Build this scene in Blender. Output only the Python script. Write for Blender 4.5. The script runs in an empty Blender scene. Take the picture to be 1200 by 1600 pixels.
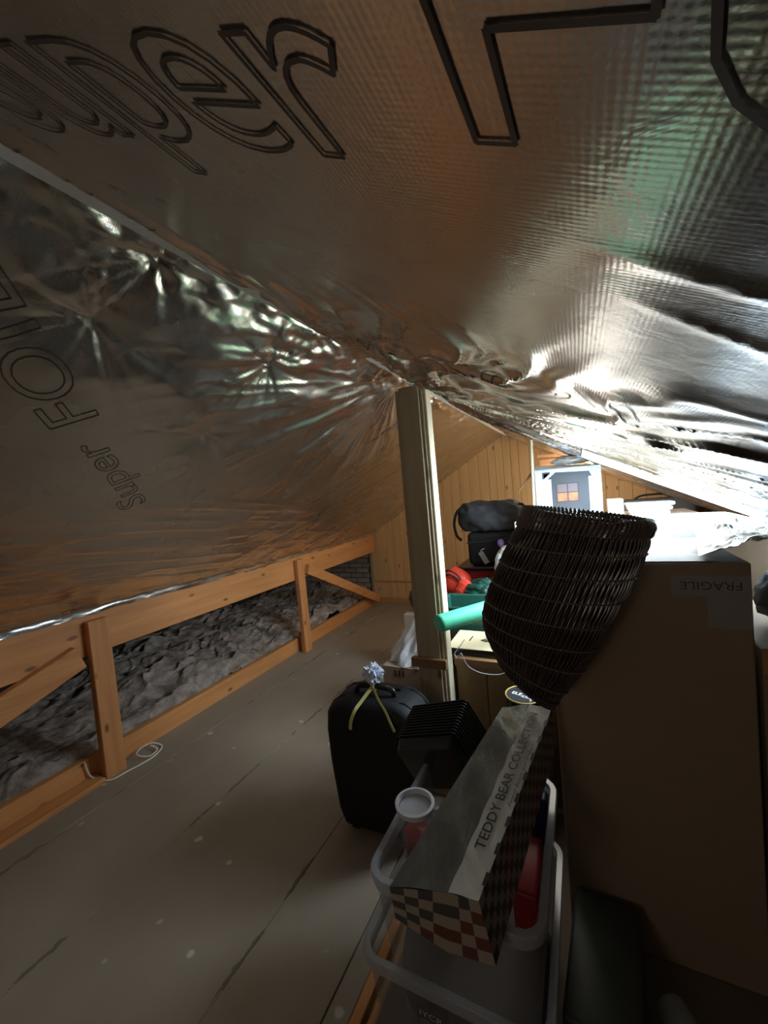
import bpy, bmesh, math, random
import numpy as np
from mathutils import Vector, Matrix, Euler

scene = bpy.context.scene
COL = scene.collection
PI = math.pi
# ------------------------------------------------------------------ camera, world, lights, exposure
F_PX, ROLL, PITCH, YAW, EYE = 620.0, math.radians(5.14), math.radians(2.53), math.radians(26.45), 1.6
fw = Vector((-math.sin(YAW)*math.cos(PITCH), math.cos(YAW)*math.cos(PITCH), -math.sin(PITCH)))
r0 = Vector((math.cos(YAW), math.sin(YAW), 0)); u0 = r0.cross(fw)
rt = math.cos(ROLL)*r0 - math.sin(ROLL)*u0
up = math.sin(ROLL)*r0 + math.cos(ROLL)*u0
cam_d = bpy.data.cameras.new('camera'); cam = bpy.data.objects.new('camera', cam_d); COL.objects.link(cam)
cam_d.sensor_fit = 'VERTICAL'; cam_d.sensor_height = 36.0; cam_d.lens = F_PX/1600*36.0; cam_d.clip_start = 0.02
m = Matrix((rt, up, -fw)).transposed().to_4x4(); m.translation = Vector((0, 0, EYE)); cam.matrix_world = m
scene.camera = cam
scene.view_settings.view_transform = 'Standard'; scene.view_settings.look = 'None'
scene.view_settings.gamma = 1.0; scene.view_settings.use_curve_mapping = False
scene.view_settings.exposure = 0.0
W = bpy.data.worlds.new('world'); scene.world = W; W.use_nodes = True
W.node_tree.nodes['Background'].inputs[0].default_value = (0.72, 0.88, 1.0, 1)
W.node_tree.nodes['Background'].inputs[1].default_value = 6.0

RK, LK = 0.525, 0.5965                     # roof slopes right and left of the ridge
RZ, LZ = 2.185, 2.208                      # heights at X = -0.832
def zr(x): return RZ - RK*(x+0.832)
def zl(x): return LZ + LK*(x+0.832)

def area(name, loc, rot, sx, sy, power, color):
    l = bpy.data.lights.new(name, 'AREA'); l.shape = 'RECTANGLE'; l.size = sx; l.size_y = sy
    l.energy = power; l.color = color
    o = bpy.data.objects.new(name, l); o.location = loc; o.rotation_euler = rot; COL.objects.link(o); return o
SKX0, SKX1, SKY0, SKY1 = 0.02, 0.86, 1.98, 2.68      # skylight opening in the right slope
area('skylight_daylight', (0.44, 2.33, zr(0.44)+0.10), (0, math.atan(RK), 0), 0.86, 0.66, 76, (0.68, 0.85, 1.0))
def point(name, loc, power, color, rad=0.05):
    l = bpy.data.lights.new(name, 'POINT'); l.energy = power; l.color = color; l.shadow_soft_size = rad
    o = bpy.data.objects.new(name, l); o.location = loc; COL.objects.link(o); return o
point('bench_fill', (-0.27, 2.15, 1.28), 7, (1.0, 0.93, 0.83), 0.14)  # added fill hidden behind the basket, brightens floor and foam tube; no real bulb
point('far_bulb', (-0.05, 3.9, 1.50), 30, (1.0, 0.84, 0.64))
point('camera_side_fill', (-0.7, -1.3, 1.35), 9, (1.0, 0.88, 0.74), 0.2)  # added fill behind the camera for the box and basket fronts; no real bulb

# ------------------------------------------------------------------ material helpers
def mat(name, color, rough=0.6, metal=0.0, noise=None, bump=None, alpha=1.0, spec=None, emit=None, coat=None):
    """noise=(scale xyz, dark color, contrast)  bump=(scale xyz, strength, distance)"""
    M = bpy.data.materials.new(name); M.use_nodes = True
    nt = M.node_tree; B = nt.nodes['Principled BSDF']
    B.inputs['Base Color'].default_value = (*color, 1); B.inputs['Roughness'].default_value = rough
    B.inputs['Metallic'].default_value = metal; B.inputs['Alpha'].default_value = alpha
    if spec is not None: B.inputs['Specular IOR Level'].default_value = spec
    if coat: B.inputs['Coat Weight'].default_value = coat
    if emit: B.inputs['Emission Color'].default_value = (*emit[0], 1); B.inputs['Emission Strength'].default_value = emit[1]
    tc = nt.nodes.new('ShaderNodeTexCoord')
    def ntex(sc, detail=5, rg=0.6):
        mp = nt.nodes.new('ShaderNodeMapping'); mp.inputs['Scale'].default_value = sc
        nt.links.new(tc.outputs['Object'], mp.inputs['Vector'])
        n = nt.nodes.new('ShaderNodeTexNoise'); n.inputs['Scale'].default_value = 1; n.inputs['Detail'].default_value = detail
        n.inputs['Roughness'].default_value = rg
        nt.links.new(mp.outputs[0], n.inputs['Vector']); return n
    if noise:
        n = ntex(noise[0]); r = nt.nodes.new('ShaderNodeValToRGB')
        c = noise[2]; r.color_ramp.elements[0].position = 0.5-c; r.color_ramp.elements[1].position = 0.5+c
        r.color_ramp.elements[0].color = (*noise[1], 1); r.color_ramp.elements[1].color = (*color, 1)
        nt.links.new(n.outputs['Fac'], r.inputs[0]); nt.links.new(r.outputs[0], B.inputs['Base Color'])
        M['_ramp'] = r.name
    if bump:
        n = ntex(bump[0], 6); b = nt.nodes.new('ShaderNodeBump'); b.inputs['Strength'].default_value = bump[1]
        b.inputs['Distance'].default_value = bump[2]
        nt.links.new(n.outputs['Fac'], b.inputs['Height']); nt.links.new(b.outputs[0], B.inputs['Normal'])
    return M

def wood(name, light, dark, axis='Z', knots=True, rough=0.6):
    """timber with grain running along axis and scattered knots"""
    s = {'X': (1.2, 22, 22), 'Y': (22, 1.2, 22), 'Z': (22, 22, 1.2)}[axis]
    M = mat(name, light, rough, noise=(s, dark, 0.22), bump=(tuple(4*q for q in s), 0.15, 0.002))
    nt = M.node_tree; B = nt.nodes['Principled BSDF']; r = nt.nodes[M['_ramp']]
    if knots:
        tc = nt.nodes.new('ShaderNodeTexCoord'); mp = nt.nodes.new('ShaderNodeMapping')
        mp.inputs['Scale'].default_value = {'X': (3.5, 8, 8), 'Y': (8, 3.5, 8), 'Z': (8, 8, 3.5)}[axis]
        nt.links.new(tc.outputs['Object'], mp.inputs['Vector'])
        v = nt.nodes.new('ShaderNodeTexVoronoi'); v.inputs['Scale'].default_value = 1; v.inputs['Randomness'].default_value = 1
        nt.links.new(mp.outputs[0], v.inputs['Vector'])
        cr = nt.nodes.new('ShaderNodeValToRGB'); cr.color_ramp.elements[0].position = 0.06; cr.color_ramp.elements[1].position = 0.13
        nt.links.new(v.outputs['Distance'], cr.inputs[0])
        mx = nt.nodes.new('ShaderNodeMix'); mx.data_type = 'RGBA'
        mx.inputs['A'].default_value = (dark[0]*0.45, dark[1]*0.4, dark[2]*0.35, 1)
        nt.links.new(cr.outputs[0], mx.inputs['Factor']); nt.links.new(r.outputs[0], mx.inputs['B'])
        nt.links.new(mx.outputs['Result'], B.inputs['Base Color'])
    return M

ORANGE = wood('orange_timber', (0.62, 0.27, 0.085), (0.42, 0.165, 0.05), 'Y')
ORANGE_Z = wood('orange_timber_upright', (0.58, 0.25, 0.08), (0.38, 0.15, 0.05), 'Z')
PINE = wood('pine_boarding', (0.66, 0.43, 0.21), (0.54, 0.33, 0.15), 'Z')
PINE_X = wood('pine_batten', (0.55, 0.30, 0.12), (0.4, 0.2, 0.08), 'X')
GREY_PINE = wood('planed_post', (0.42, 0.33, 0.21), (0.34, 0.26, 0.16), 'Z')
CREAM_LIT_PINE = wood('pale_pine_lit_strip', (0.72, 0.64, 0.45), (0.62, 0.53, 0.36), 'Z', knots=False)  # the pole's own cream; on the post strip it holds painted side light
BROWNWOOD = wood('brown_batten', (0.30, 0.16, 0.07), (0.2, 0.1, 0.045), 'X', knots=False)
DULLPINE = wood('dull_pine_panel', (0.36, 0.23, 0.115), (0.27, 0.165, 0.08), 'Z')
BEAM = wood('sawn_ridge_timber', (0.58, 0.60, 0.59), (0.47, 0.49, 0.48), 'Y', knots=False)
CARD = mat('cardboard', (0.33, 0.245, 0.165), 0.8, noise=((3, 3, 60), (0.30, 0.22, 0.15), 0.3))
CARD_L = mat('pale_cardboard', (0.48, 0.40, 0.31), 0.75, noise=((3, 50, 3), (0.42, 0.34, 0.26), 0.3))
BLACK = mat('black_nylon', (0.012, 0.012, 0.013), 0.65, bump=((260, 260, 260), 0.3, 0.001), spec=0.3)
BLACKPL = mat('black_plastic', (0.012, 0.013, 0.014), 0.28)
DKGREY = mat('dark_grey_fabric', (0.028, 0.028, 0.031), 0.7, bump=((120, 120, 120), 0.3, 0.002))
GREENPL = mat('dark_green_plastic', (0.02, 0.10, 0.075), 0.35)
RED = mat('orange_red_fabric', (0.62, 0.045, 0.02), 0.5, bump=((40, 40, 40), 0.3, 0.003))
DKRED = mat('dark_red_plastic', (0.30, 0.015, 0.02), 0.45)
WHITE = mat('white_card', (0.78, 0.80, 0.82), 0.5)
PLAST_W = mat('white_plastic_film', (0.75, 0.77, 0.80), 0.25, bump=((30, 30, 30), 0.6, 0.01))
PURPLE = mat('purple_film', (0.22, 0.14, 0.42), 0.35)

# ------------------------------------------------------------------ object helpers
def tag(o, label=None, cat=None, group=None, kind=None):
    if label: o['label'] = label
    if cat: o['category'] = cat
    if group: o['group'] = group
    if kind: o['kind'] = kind
    return o
def thing(name, label, cat, loc=(0, 0, 0), rot=(0, 0, 0), group=None):
    o = bpy.data.objects.new(name, None); COL.objects.link(o); o.empty_display_size = 0.05
    o.location = loc; o.rotation_euler = rot
    return tag(o, label, cat, group)
def copy_tree(o, parent=None):
    c = o.copy(); COL.objects.link(c)
    if parent: c.parent = parent
    for ch in list(o.children): copy_tree(ch, c)
    return c

class MB:
    """collects shapes into one mesh"""
    def __init__(s): s.v = []; s.f = []; s.mi = []
    def add(s, vs, fs, mi=0):
        k = len(s.v); s.v += [tuple(p) for p in vs]; s.f += [tuple(i+k for i in f) for f in fs]; s.mi += [mi]*len(fs); return s
    def frombm(s, bm, mi=0):
        bm.verts.index_update()
        s.add([v.co[:] for v in bm.verts], [[v.index for v in f.verts] for f in bm.faces], mi); bm.free(); return s
    def box(s, x0, x1, y0, y1, z0, z1, bev=0.0, seg=2, mi=0, M=None, taper=None):
        bm = bmesh.new(); bmesh.ops.create_cube(bm, size=1)
        for v in bm.verts:
            c = v.co
            px, py, pz = (x0+x1)/2+(x1-x0)*c.x, (y0+y1)/2+(y1-y0)*c.y, (z0+z1)/2+(z1-z0)*c.z
            if taper and c.z < 0:
                px = (x0+x1)/2+(px-(x0+x1)/2)*taper; py = (y0+y1)/2+(py-(y0+y1)/2)*taper
            v.co = (px, py, pz)
        if bev > 0: bmesh.ops.bevel(bm, geom=bm.edges[:], offset=bev, segments=seg, affect='EDGES', profile=0.5)
        if M is not None: bm.transform(M)
        return s.frombm(bm, mi)
    def beam(s, a, b, w, h, upv=(0, 0, 1), bev=0.003, mi=0):
        a = Vector(a); b = Vector(b); d = (b-a); L = d.length; d.normalize()
        sd = d.cross(Vector(upv)).normalized(); u = sd.cross(d)
        M = Matrix((sd, d, u)).transposed().to_4x4(); M.translation = (a+b)/2
        return s.box(-w/2, w/2, -L/2, L/2, -h/2, h/2, bev, 1, mi, M)
    def tube(s, pts, r, n=8, closed=False, mi=0, cap=True, flat=None):
        pts = [Vector(p) for p in pts]; N = len(pts); rr = r if hasattr(r, '__len__') else [r]*N
        vs = []; prev = None
        for i, p in enumerate(pts):
            a = pts[(i-1) % N] if (closed or i > 0) else p; b = pts[(i+1) % N] if (closed or i < N-1) else p
            t = (b-a).normalized() if (b-a).length > 1e-9 else Vector((0, 0, 1))
            if prev is None:
                x = t.orthogonal().normalized()
            else:
                x = (prev - t*prev.dot(t)); x = x.normalized() if x.length > 1e-6 else t.orthogonal().normalized()
            prev = x; y = t.cross(x)
            for k in range(n):
                an = 2*PI*k/n; vs.append(p+(x*math.cos(an)+y*math.sin(an)*(flat or 1))*rr[i])
        fs = []
        for i in range(N if closed else N-1):
            j = (i+1) % N
            for k in range(n): fs.append((i*n+k, i*n+(k+1) % n, j*n+(k+1) % n, j*n+k))
        if cap and not closed: fs.append(tuple(range(n))[::-1]); fs.append(tuple((N-1)*n+k for k in range(n)))
        return s.add(vs, fs, mi)
    def lathe(s, prof, n=32, M=None, mi=0, close=False):
        vs = []; fs = []
        for (r, z) in prof:
            for k in range(n):
                a = 2*PI*k/n; p = Vector((r*math.cos(a), r*math.sin(a), z)); vs.append(M @ p if M else p)
        for i in range(len(prof)-1):
            for k in range(n): fs.append((i*n+k, i*n+(k+1) % n, (i+1)*n+(k+1) % n, (i+1)*n+k))
        return s.add(vs, fs, mi)
    def grid(s, fn, nu, nv, mi=0):
        vs = [fn(i/(nu), j/(nv)) for i in range(nu+1) for j in range(nv+1)]
        fs = [(i*(nv+1)+j, (i+1)*(nv+1)+j, (i+1)*(nv+1)+j+1, i*(nv+1)+j+1) for i in range(nu) for j in range(nv)]
        return s.add(vs, fs, mi)
    def build(s, name, mats, parent=None, loc=None, smooth=False, kind=None):
        me = bpy.data.meshes.new(name); vs = s.v
        if loc is not None: vs = [(p[0]-loc[0], p[1]-loc[1], p[2]-loc[2]) for p in vs]
        me.from_pydata([tuple(p) for p in vs], [], s.f)
        for mm in (mats if isinstance(mats, (list, tuple)) else [mats]): me.materials.append(mm)
        me.polygons.foreach_set('material_index', s.mi)
        if smooth: me.polygons.foreach_set('use_smooth', [True]*len(me.polygons))
        bm = bmesh.new(); bm.from_mesh(me); bmesh.ops.recalc_face_normals(bm, faces=bm.faces); bm.to_mesh(me); bm.free()
        if smooth:
            try: me.set_sharp_from_angle(angle=math.radians(50))
            except Exception: pass
        o = bpy.data.objects.new(name, me); COL.objects.link(o)
        if loc is not None: o.location = loc
        if parent: o.parent = parent
        if kind: o['kind'] = kind
        return o

# vectorised value noise
def _h(ix, iy, seed):
    n = (ix.astype(np.int64)*374761393 + iy.astype(np.int64)*668265263 + seed*1442695041) & 0x7fffffff
    n = (n ^ (n >> 13))*1274126177 & 0x7fffffff
    return ((n ^ (n >> 16)) & 0xffff)/65535.0
def vn(x, y, seed=0):
    x = np.asarray(x, float); y = np.asarray(y, float)
    ix = np.floor(x); iy = np.floor(y); fx = x-ix; fy = y-iy
    fx = fx*fx*fx*(fx*(fx*6-15)+10); fy = fy*fy*fy*(fy*(fy*6-15)+10)
    a = _h(ix, iy, seed); b = _h(ix+1, iy, seed); c = _h(ix, iy+1, seed); d = _h(ix+1, iy+1, seed)
    return (a*(1-fx)+b*fx)*(1-fy)+(c*(1-fx)+d*fx)*fy
def fbm(x, y, seed=0, o=4):
    t = 0; a = 0.5
    for i in range(o): t = t+a*vn(x*2**i, y*2**i, seed+i*17); a *= 0.5
    return t
def ridge(n, p=3): return (1-np.abs(2*n-1))**p
def sm(x, a, b):
    t = np.clip((x-a)/(b-a), 0, 1); return t*t*(3-2*t)

# text helpers ---------------------------------------------------------------
def text_geo(body, fill=True, res=6, shear=0.0, bold=0.0):
    cu = bpy.data.curves.new('t', 'FONT'); cu.body = body; cu.size = 1; cu.resolution_u = res; cu.shear = shear
    cu.offset = bold
    cu.fill_mode = 'BOTH' if fill else 'NONE'
    if not fill: cu.dimensions = '3D'
    ob = bpy.data.objects.new('t', cu); COL.objects.link(ob)
    dg = bpy.context.evaluated_depsgraph_get(); me = bpy.data.meshes.new_from_object(ob.evaluated_get(dg))
    vs = [(v.co.x, v.co.y) for v in me.vertices]; fs = [tuple(p.vertices) for p in me.polygons]; es = [tuple(e.vertices) for e in me.edges]
    bpy.data.objects.remove(ob); bpy.data.curves.remove(cu); bpy.data.meshes.remove(me)
    return vs, fs, es
def text_part(name, body, M, size, material, parent, width=None, shear=0.0, bold=0.0):
    vs, fs, es = text_geo(body, shear=shear, bold=bold)
    w = max(v[0] for v in vs)-min(v[0] for v in vs); sx = size if width is None else width/w
    mb = MB(); mb.add([M @ Vector((v[0]*sx, v[1]*size, 0)) for v in vs], fs)
    return mb.build(name, material, parent)
INK = mat('black_ink', (0.02, 0.018, 0.016), 0.6)

# ================================================================== STRUCTURE
# ---- floor boards
def floor_mat():
    M = mat('painted_floor_boards', (0.31, 0.245, 0.175), 0.62, noise=((2.2, 1.6, 2), (0.22, 0.17, 0.12), 0.3), bump=((9, 9, 9), 0.25, 0.004))
    nt = M.node_tree; B = nt.nodes['Principled BSDF']; r = nt.nodes[M['_ramp']]
    tc = nt.nodes.new('ShaderNodeTexCoord')
    # white paint flecks
    mp = nt.nodes.new('ShaderNodeMapping'); mp.inputs['Scale'].default_value = (5, 5, 5); nt.links.new(tc.outputs['Object'], mp.inputs[0])
    n0 = nt.nodes.new('ShaderNodeTexNoise'); n0.inputs['Scale'].default_value = 9; nt.links.new(tc.outputs['Object'], n0.inputs['Vector'])
    ad = nt.nodes.new('ShaderNodeMixRGB'); ad.inputs[0].default_value = 0.25
    nt.links.new(mp.outputs[0], ad.inputs[1]); nt.links.new(n0.outputs['Color'], ad.inputs[2])
    v = nt.nodes.new('ShaderNodeTexVoronoi'); v.inputs['Scale'].default_value = 1.3; nt.links.new(ad.outputs[0], v.inputs['Vector'])
    cr = nt.nodes.new('ShaderNodeValToRGB'); cr.color_ramp.elements[0].position = 0.06; cr.color_ramp.elements[1].position = 0.10
    cr.color_ramp.elements[0].color = (1, 1, 1, 1); cr.color_ramp.elements[1].color = (0, 0, 0, 1)
    nt.links.new(v.outputs['Distance'], cr.inputs[0])
    mx = nt.nodes.new('ShaderNodeMix'); mx.data_type = 'RGBA'; mx.inputs['B'].default_value = (0.50, 0.45, 0.36, 1)
    nt.links.new(cr.outputs[0], mx.inputs['Factor']); nt.links.new(r.outputs[0], mx.inputs['A'])
    # jagged dark joints between sheets
    sp = nt.nodes.new('ShaderNodeSeparateXYZ'); nt.links.new(tc.outputs['Object'], sp.inputs[0])
    n1 = nt.nodes.new('ShaderNodeTexNoise'); n1.inputs['Scale'].default_value = 14; n1.inputs['Detail'].default_value = 6; nt.links.new(tc.outputs['Object'], n1.inputs['Vector'])
    n2 = nt.nodes.new('ShaderNodeTexNoise'); n2.inputs['Scale'].default_value = 5; n2.inputs['Detail'].default_value = 4; nt.links.new(tc.outputs['Object'], n2.inputs['Vector'])
    def mth(op, a, b=None, c=None):
        q = nt.nodes.new('ShaderNodeMath'); q.operation = op
        for i, t in enumerate((a, b, c)):
            if t is None: continue
            if isinstance(t, (int, float)): q.inputs[i].default_value = t
            else: nt.links.new(t, q.inputs[i])
        return q.outputs[0]
    wob = mth('MULTIPLY_ADD', n1.outputs['Fac'], 0.05, -0.025)
    xx = mth('ADD', sp.outputs['X'], wob)
    tot = None
    for sx, wd in ((-2.522, 0.013), (-1.885, 0.014), (-1.17, 0.015)):
        d = mth('ABSOLUTE', mth('SUBTRACT', xx, sx))
        wv = mth('MULTIPLY', mth('SUBTRACT', n2.outputs['Fac'], 0.47), wd*5)
        g = mth('LESS_THAN', d, wv)
        tot = g if tot is None else mth('MAXIMUM', tot, g)
    tot = mth('MULTIPLY', tot, 0.62)
    m2 = nt.nodes.new('ShaderNodeMix'); m2.data_type = 'RGBA'; m2.inputs['B'].default_value = (0.045, 0.03, 0.02, 1)
    nt.links.new(tot, m2.inputs['Factor']); nt.links.new(mx.outputs['Result'], m2.inputs['A'])
    nt.links.new(m2.outputs['Result'], B.inputs['Base Color'])
    return M
FLOORM = floor_mat()
mb = MB()
for a, b in ((-2.82, -2.524), (-2.520, -1.887), (-1.883, -1.171), (-1.169, -0.815), (-0.809, -0.735)):
    mb.box(a, b, -2.5, 5.2, -0.03, 0.0, 0.0015, 1)
mb.build('floor', FLOORM, kind='structure')
mb = MB(); mb.box(-0.735, -0.70, -2.5, 2.0, -0.16, -0.002, 0.003, 1)
mb.build('trim_1', ORANGE, kind='structure')
mb = MB(); mb.box(-0.655, 2.9, -2.5, 5.2, -0.05, 0.0, 0.002, 1); mb.box(-4.4, 2.9, -2.6, 5.3, -0.26, -0.22)
mb.build('floor', mat('dull_loft_board', (0.16, 0.12, 0.085), 0.8), kind='structure')

# ---- gable wall, vertical boards clipped by the roof
YG = 5.196
rng = random.Random(4)
mb = MB(); x = -2.86
def roofz(x): return min(zr(x), zl(x))+0.13
while x < 2.4:
    w = 0.128 if rng.random() < 0.7 else 0.095
    a, b = x+0.002, x+w-0.002
    pts = [(a, 0.0), (b, 0.0), (b, roofz(b))]
    if a < -0.82 < b: pts.append((-0.82, roofz(-0.82)))
    pts.append((a, roofz(a)))
    n = len(pts); vs = [(p[0], YG, p[1]) for p in pts]+[(p[0], YG+0.02, p[1]) for p in pts]
    fs = [tuple(range(n)), tuple(range(n, 2*n))[::-1]]+[(i, (i+1) % n, n+(i+1) % n, n+i) for i in range(n)]
    mb.add(vs, fs); x += w
mb.build('wall_far', PINE, kind='structure')
mb = MB(); mb.add([(-2.9, YG+0.022, -0.2), (2.9, YG+0.022, -0.2), (2.9, YG+0.022, 2.5), (-2.9, YG+0.022, 2.5)], [(0, 1, 2, 3)])
mb.build('wall_far', mat('dark_gap', (0.06, 0.035, 0.02), 0.9), kind='structure')
mb = MB(); mb.box(-2.84, -0.9, YG-0.022, YG-0.001, 0.001, 0.075, 0.004)
mb.build('baseboard_far', PINE_X, kind='structure')
mb = MB(); mb.box(-2.84, -1.9, YG-0.012, YG-0.001, 0.31, 0.328, 0.003)
mb.build('trim_2', PINE_X, kind='structure')
mb = MB(); mb.tube([(-2.87, YG-0.02, z) for z in np.linspace(0.0, 1.05, 12)], [0.02+0.006*rng.random() for _ in range(12)], 6)
mb.build('trim_3', mat('rough_edge_batten', (0.20, 0.15, 0.11), 0.9, bump=((60, 60, 60), 0.6, 0.01)), kind='structure')
# brick end wall in the eaves
def brick():
    M = mat('old_grey_brick', (0.3, 0.26, 0.22), 0.9); nt = M.node_tree; B = nt.nodes['Principled BSDF']
    tc = nt.nodes.new('ShaderNodeTexCoord'); sp = nt.nodes.new('ShaderNodeSeparateXYZ'); cb = nt.nodes.new('ShaderNodeCombineXYZ')
    nt.links.new(tc.outputs['Object'], sp.inputs[0]); nt.links.new(sp.outputs['X'], cb.inputs['X']); nt.links.new(sp.outputs['Z'], cb.inputs['Y'])
    bt = nt.nodes.new('ShaderNodeTexBrick'); bt.inputs['Scale'].default_value = 1; bt.inputs['Brick Width'].default_value = 0.215
    bt.inputs['Row Height'].default_value = 0.075; bt.inputs['Mortar Size'].default_value = 0.007
    bt.inputs['Color1'].default_value = (0.30, 0.25, 0.20, 1); bt.inputs['Color2'].default_value = (0.19, 0.16, 0.13, 1); bt.inputs['Mortar'].default_value = (0.07, 0.055, 0.045, 1)
    nt.links.new(cb.outputs[0], bt.inputs['Vector']); nt.links.new(bt.outputs['Color'], B.inputs['Base Color'])
    b = nt.nodes.new('ShaderNodeBump'); b.inputs['Strength'].default_value = 0.8; b.inputs['Distance'].default_value = 0.01; b.invert = True
    nt.links.new(bt.outputs['Fac'], b.inputs['Height']); nt.links.new(b.outputs[0], B.inputs['Normal']); return M
mb = MB(); mb.box(-4.3, -2.9, YG-0.05, YG+0.05, -0.2, 1.2)
mb.build('wall_far', brick(), kind='structure')
DARKW = mat('dark_felt', (0.03, 0.025, 0.02), 0.95)
mb = MB(); mb.box(-4.35, -4.3, -2.5, 5.2, -0.2, 1.0); mb.build('wall_left', DARKW, kind='structure')
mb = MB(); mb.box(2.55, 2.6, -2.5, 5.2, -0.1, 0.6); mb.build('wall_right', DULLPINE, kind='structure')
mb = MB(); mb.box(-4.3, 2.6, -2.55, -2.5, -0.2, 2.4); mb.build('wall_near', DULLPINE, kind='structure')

# ---- foil covered roof slopes
def foil_mat(name, grid=1500):
    M = bpy.data.materials.new(name); M.use_nodes = True; nt = M.node_tree; B = nt.nodes['Principled BSDF']
    B.inputs['Base Color'].default_value = (0.68, 0.66, 0.63, 1); B.inputs['Metallic'].default_value = 1.0; B.inputs['Roughness'].default_value = 0.24
    tc = nt.nodes.new('ShaderNodeTexCoord'); sp = nt.nodes.new('ShaderNodeSeparateXYZ'); nt.links.new(tc.outputs['UV'], sp.inputs[0])
    def mth(op, a, b=None):
        q = nt.nodes.new('ShaderNodeMath'); q.operation = op
        for i, t in enumerate((a, b)):
            if t is None: continue
            if isinstance(t, (int, float)): q.inputs[i].default_value = t
            else: nt.links.new(t, q.inputs[i])
        return q.outputs[0]
    g = mth('ADD', mth('SINE', mth('MULTIPLY', sp.outputs['X'], grid)), mth('SINE', mth('MULTIPLY', sp.outputs['Y'], grid)))
    b1 = nt.nodes.new('ShaderNodeBump'); b1.inputs['Strength'].default_value = 0.12; b1.inputs['Distance'].default_value = 0.00016; nt.links.new(g, b1.inputs['Height'])
    n = nt.nodes.new('ShaderNodeTexNoise'); n.inputs['Scale'].default_value = 26; n.inputs['Detail'].default_value = 5; n.inputs['Distortion'].default_value = 1.5
    nt.links.new(tc.outputs['Object'], n.inputs['Vector'])
    b2 = nt.nodes.new('ShaderNodeBump'); b2.inputs['Strength'].default_value = 0.14; b2.inputs['Distance'].default_value = 0.004
    nt.links.new(n.outputs['Fac'], b2.inputs['Height']); nt.links.new(b1.outputs[0], b2.inputs['Normal']); nt.links.new(b2.outputs[0], B.inputs['Normal'])
    n3 = nt.nodes.new('ShaderNodeTexNoise'); n3.inputs['Scale'].default_value = 3; n3.inputs['Detail'].default_value = 4; nt.links.new(tc.outputs['Object'], n3.inputs['Vector'])
    mr = nt.nodes.new('ShaderNodeMapRange'); mr.inputs['From Min'].default_value = 0.3; mr.inputs['From Max'].default_value = 0.7
    mr.inputs['To Min'].default_value = 0.19; mr.inputs['To Max'].default_value = 0.33
    nt.links.new(n3.outputs['Fac'], mr.inputs['Value']); nt.links.new(mr.outputs[0], B.inputs['Roughness'])
    return M
FOIL = foil_mat('silver_insulation_foil')

STARS = ((0.252, 0.603), (0.197, 1.184), (0.03, 0.66), (0.593, 1.155), (0.75, 1.9))
def hL(u, v):
    """sag of the left foil into the room"""
    u = np.asarray(u, float); v = np.asarray(v, float)
    h = 0.020*(fbm(u*1.4+3, v*1.1, 5, 3)-0.5)
    du, dv = u-0.02, v-2.0; r = np.hypot(du, dv); th = np.arctan2(dv, du)
    warp = 0.35*(fbm(u*3, v*3, 9, 3)-0.5)
    fan = 0.013*ridge(vn(th*7+warp*3, r*1.3+2, 21))+0.006*ridge(vn(th*17+warp*5, r*2.2, 22))
    h = h+fan*sm(r, 0.05, 0.35)*(1-sm(r, 0.7, 1.5))*(1-0.4*sm(v, 2.0, 2.6))
    # long creases running along the eaves
    d1 = u*9-v*1.7+2.2*fbm(u*1.2, v*0.9, 31, 2)
    lo = 0.008*ridge(vn(d1, v*1.1+u, 33), 3)+0.0035*ridge(vn(d1*2.3+5, v*2.0, 34), 2.5)
    h = h+lo*sm(u, 0.75, 1.35)*(1-0.3*sm(v, 2, 3))
    # diagonal gathers near the gable
    d2 = u*5+v*6.5+2.5*fbm(u*1.1, v*1.1, 41, 2)
    h = h+(0.009*ridge(vn(d2, u*1.7-v*0.7, 43), 2.5)+0.004*ridge(vn(d2*2.4, u*3, 44), 2))*sm(v, 1.7, 2.8)
    for i, (a, b) in enumerate(STARS):
        rr = np.hypot(u-a, v-b); tt = np.arctan2(v-b, u-a)
        h = h-0.022*np.exp(-rr/0.07)-0.010*np.exp(-rr/0.16)*(ridge(vn((tt+PI)*2.9, rr*0.5+i, 60+i), 2)-0.3)
    # crumpled band by the ridge
    h = h+0.012*(fbm(u*26, v*13, 71, 3)-0.5)*np.exp(-(u/0.12)**2)*2*(1-0.5*sm(v, 1.8, 2.4))
    h = h+0.011*(fbm(u*7, v*5, 75, 3)-0.5)*(1-sm(u, 0.3, 0.55))*(1-sm(v, 1.8, 2.4))*2
    return h
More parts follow.
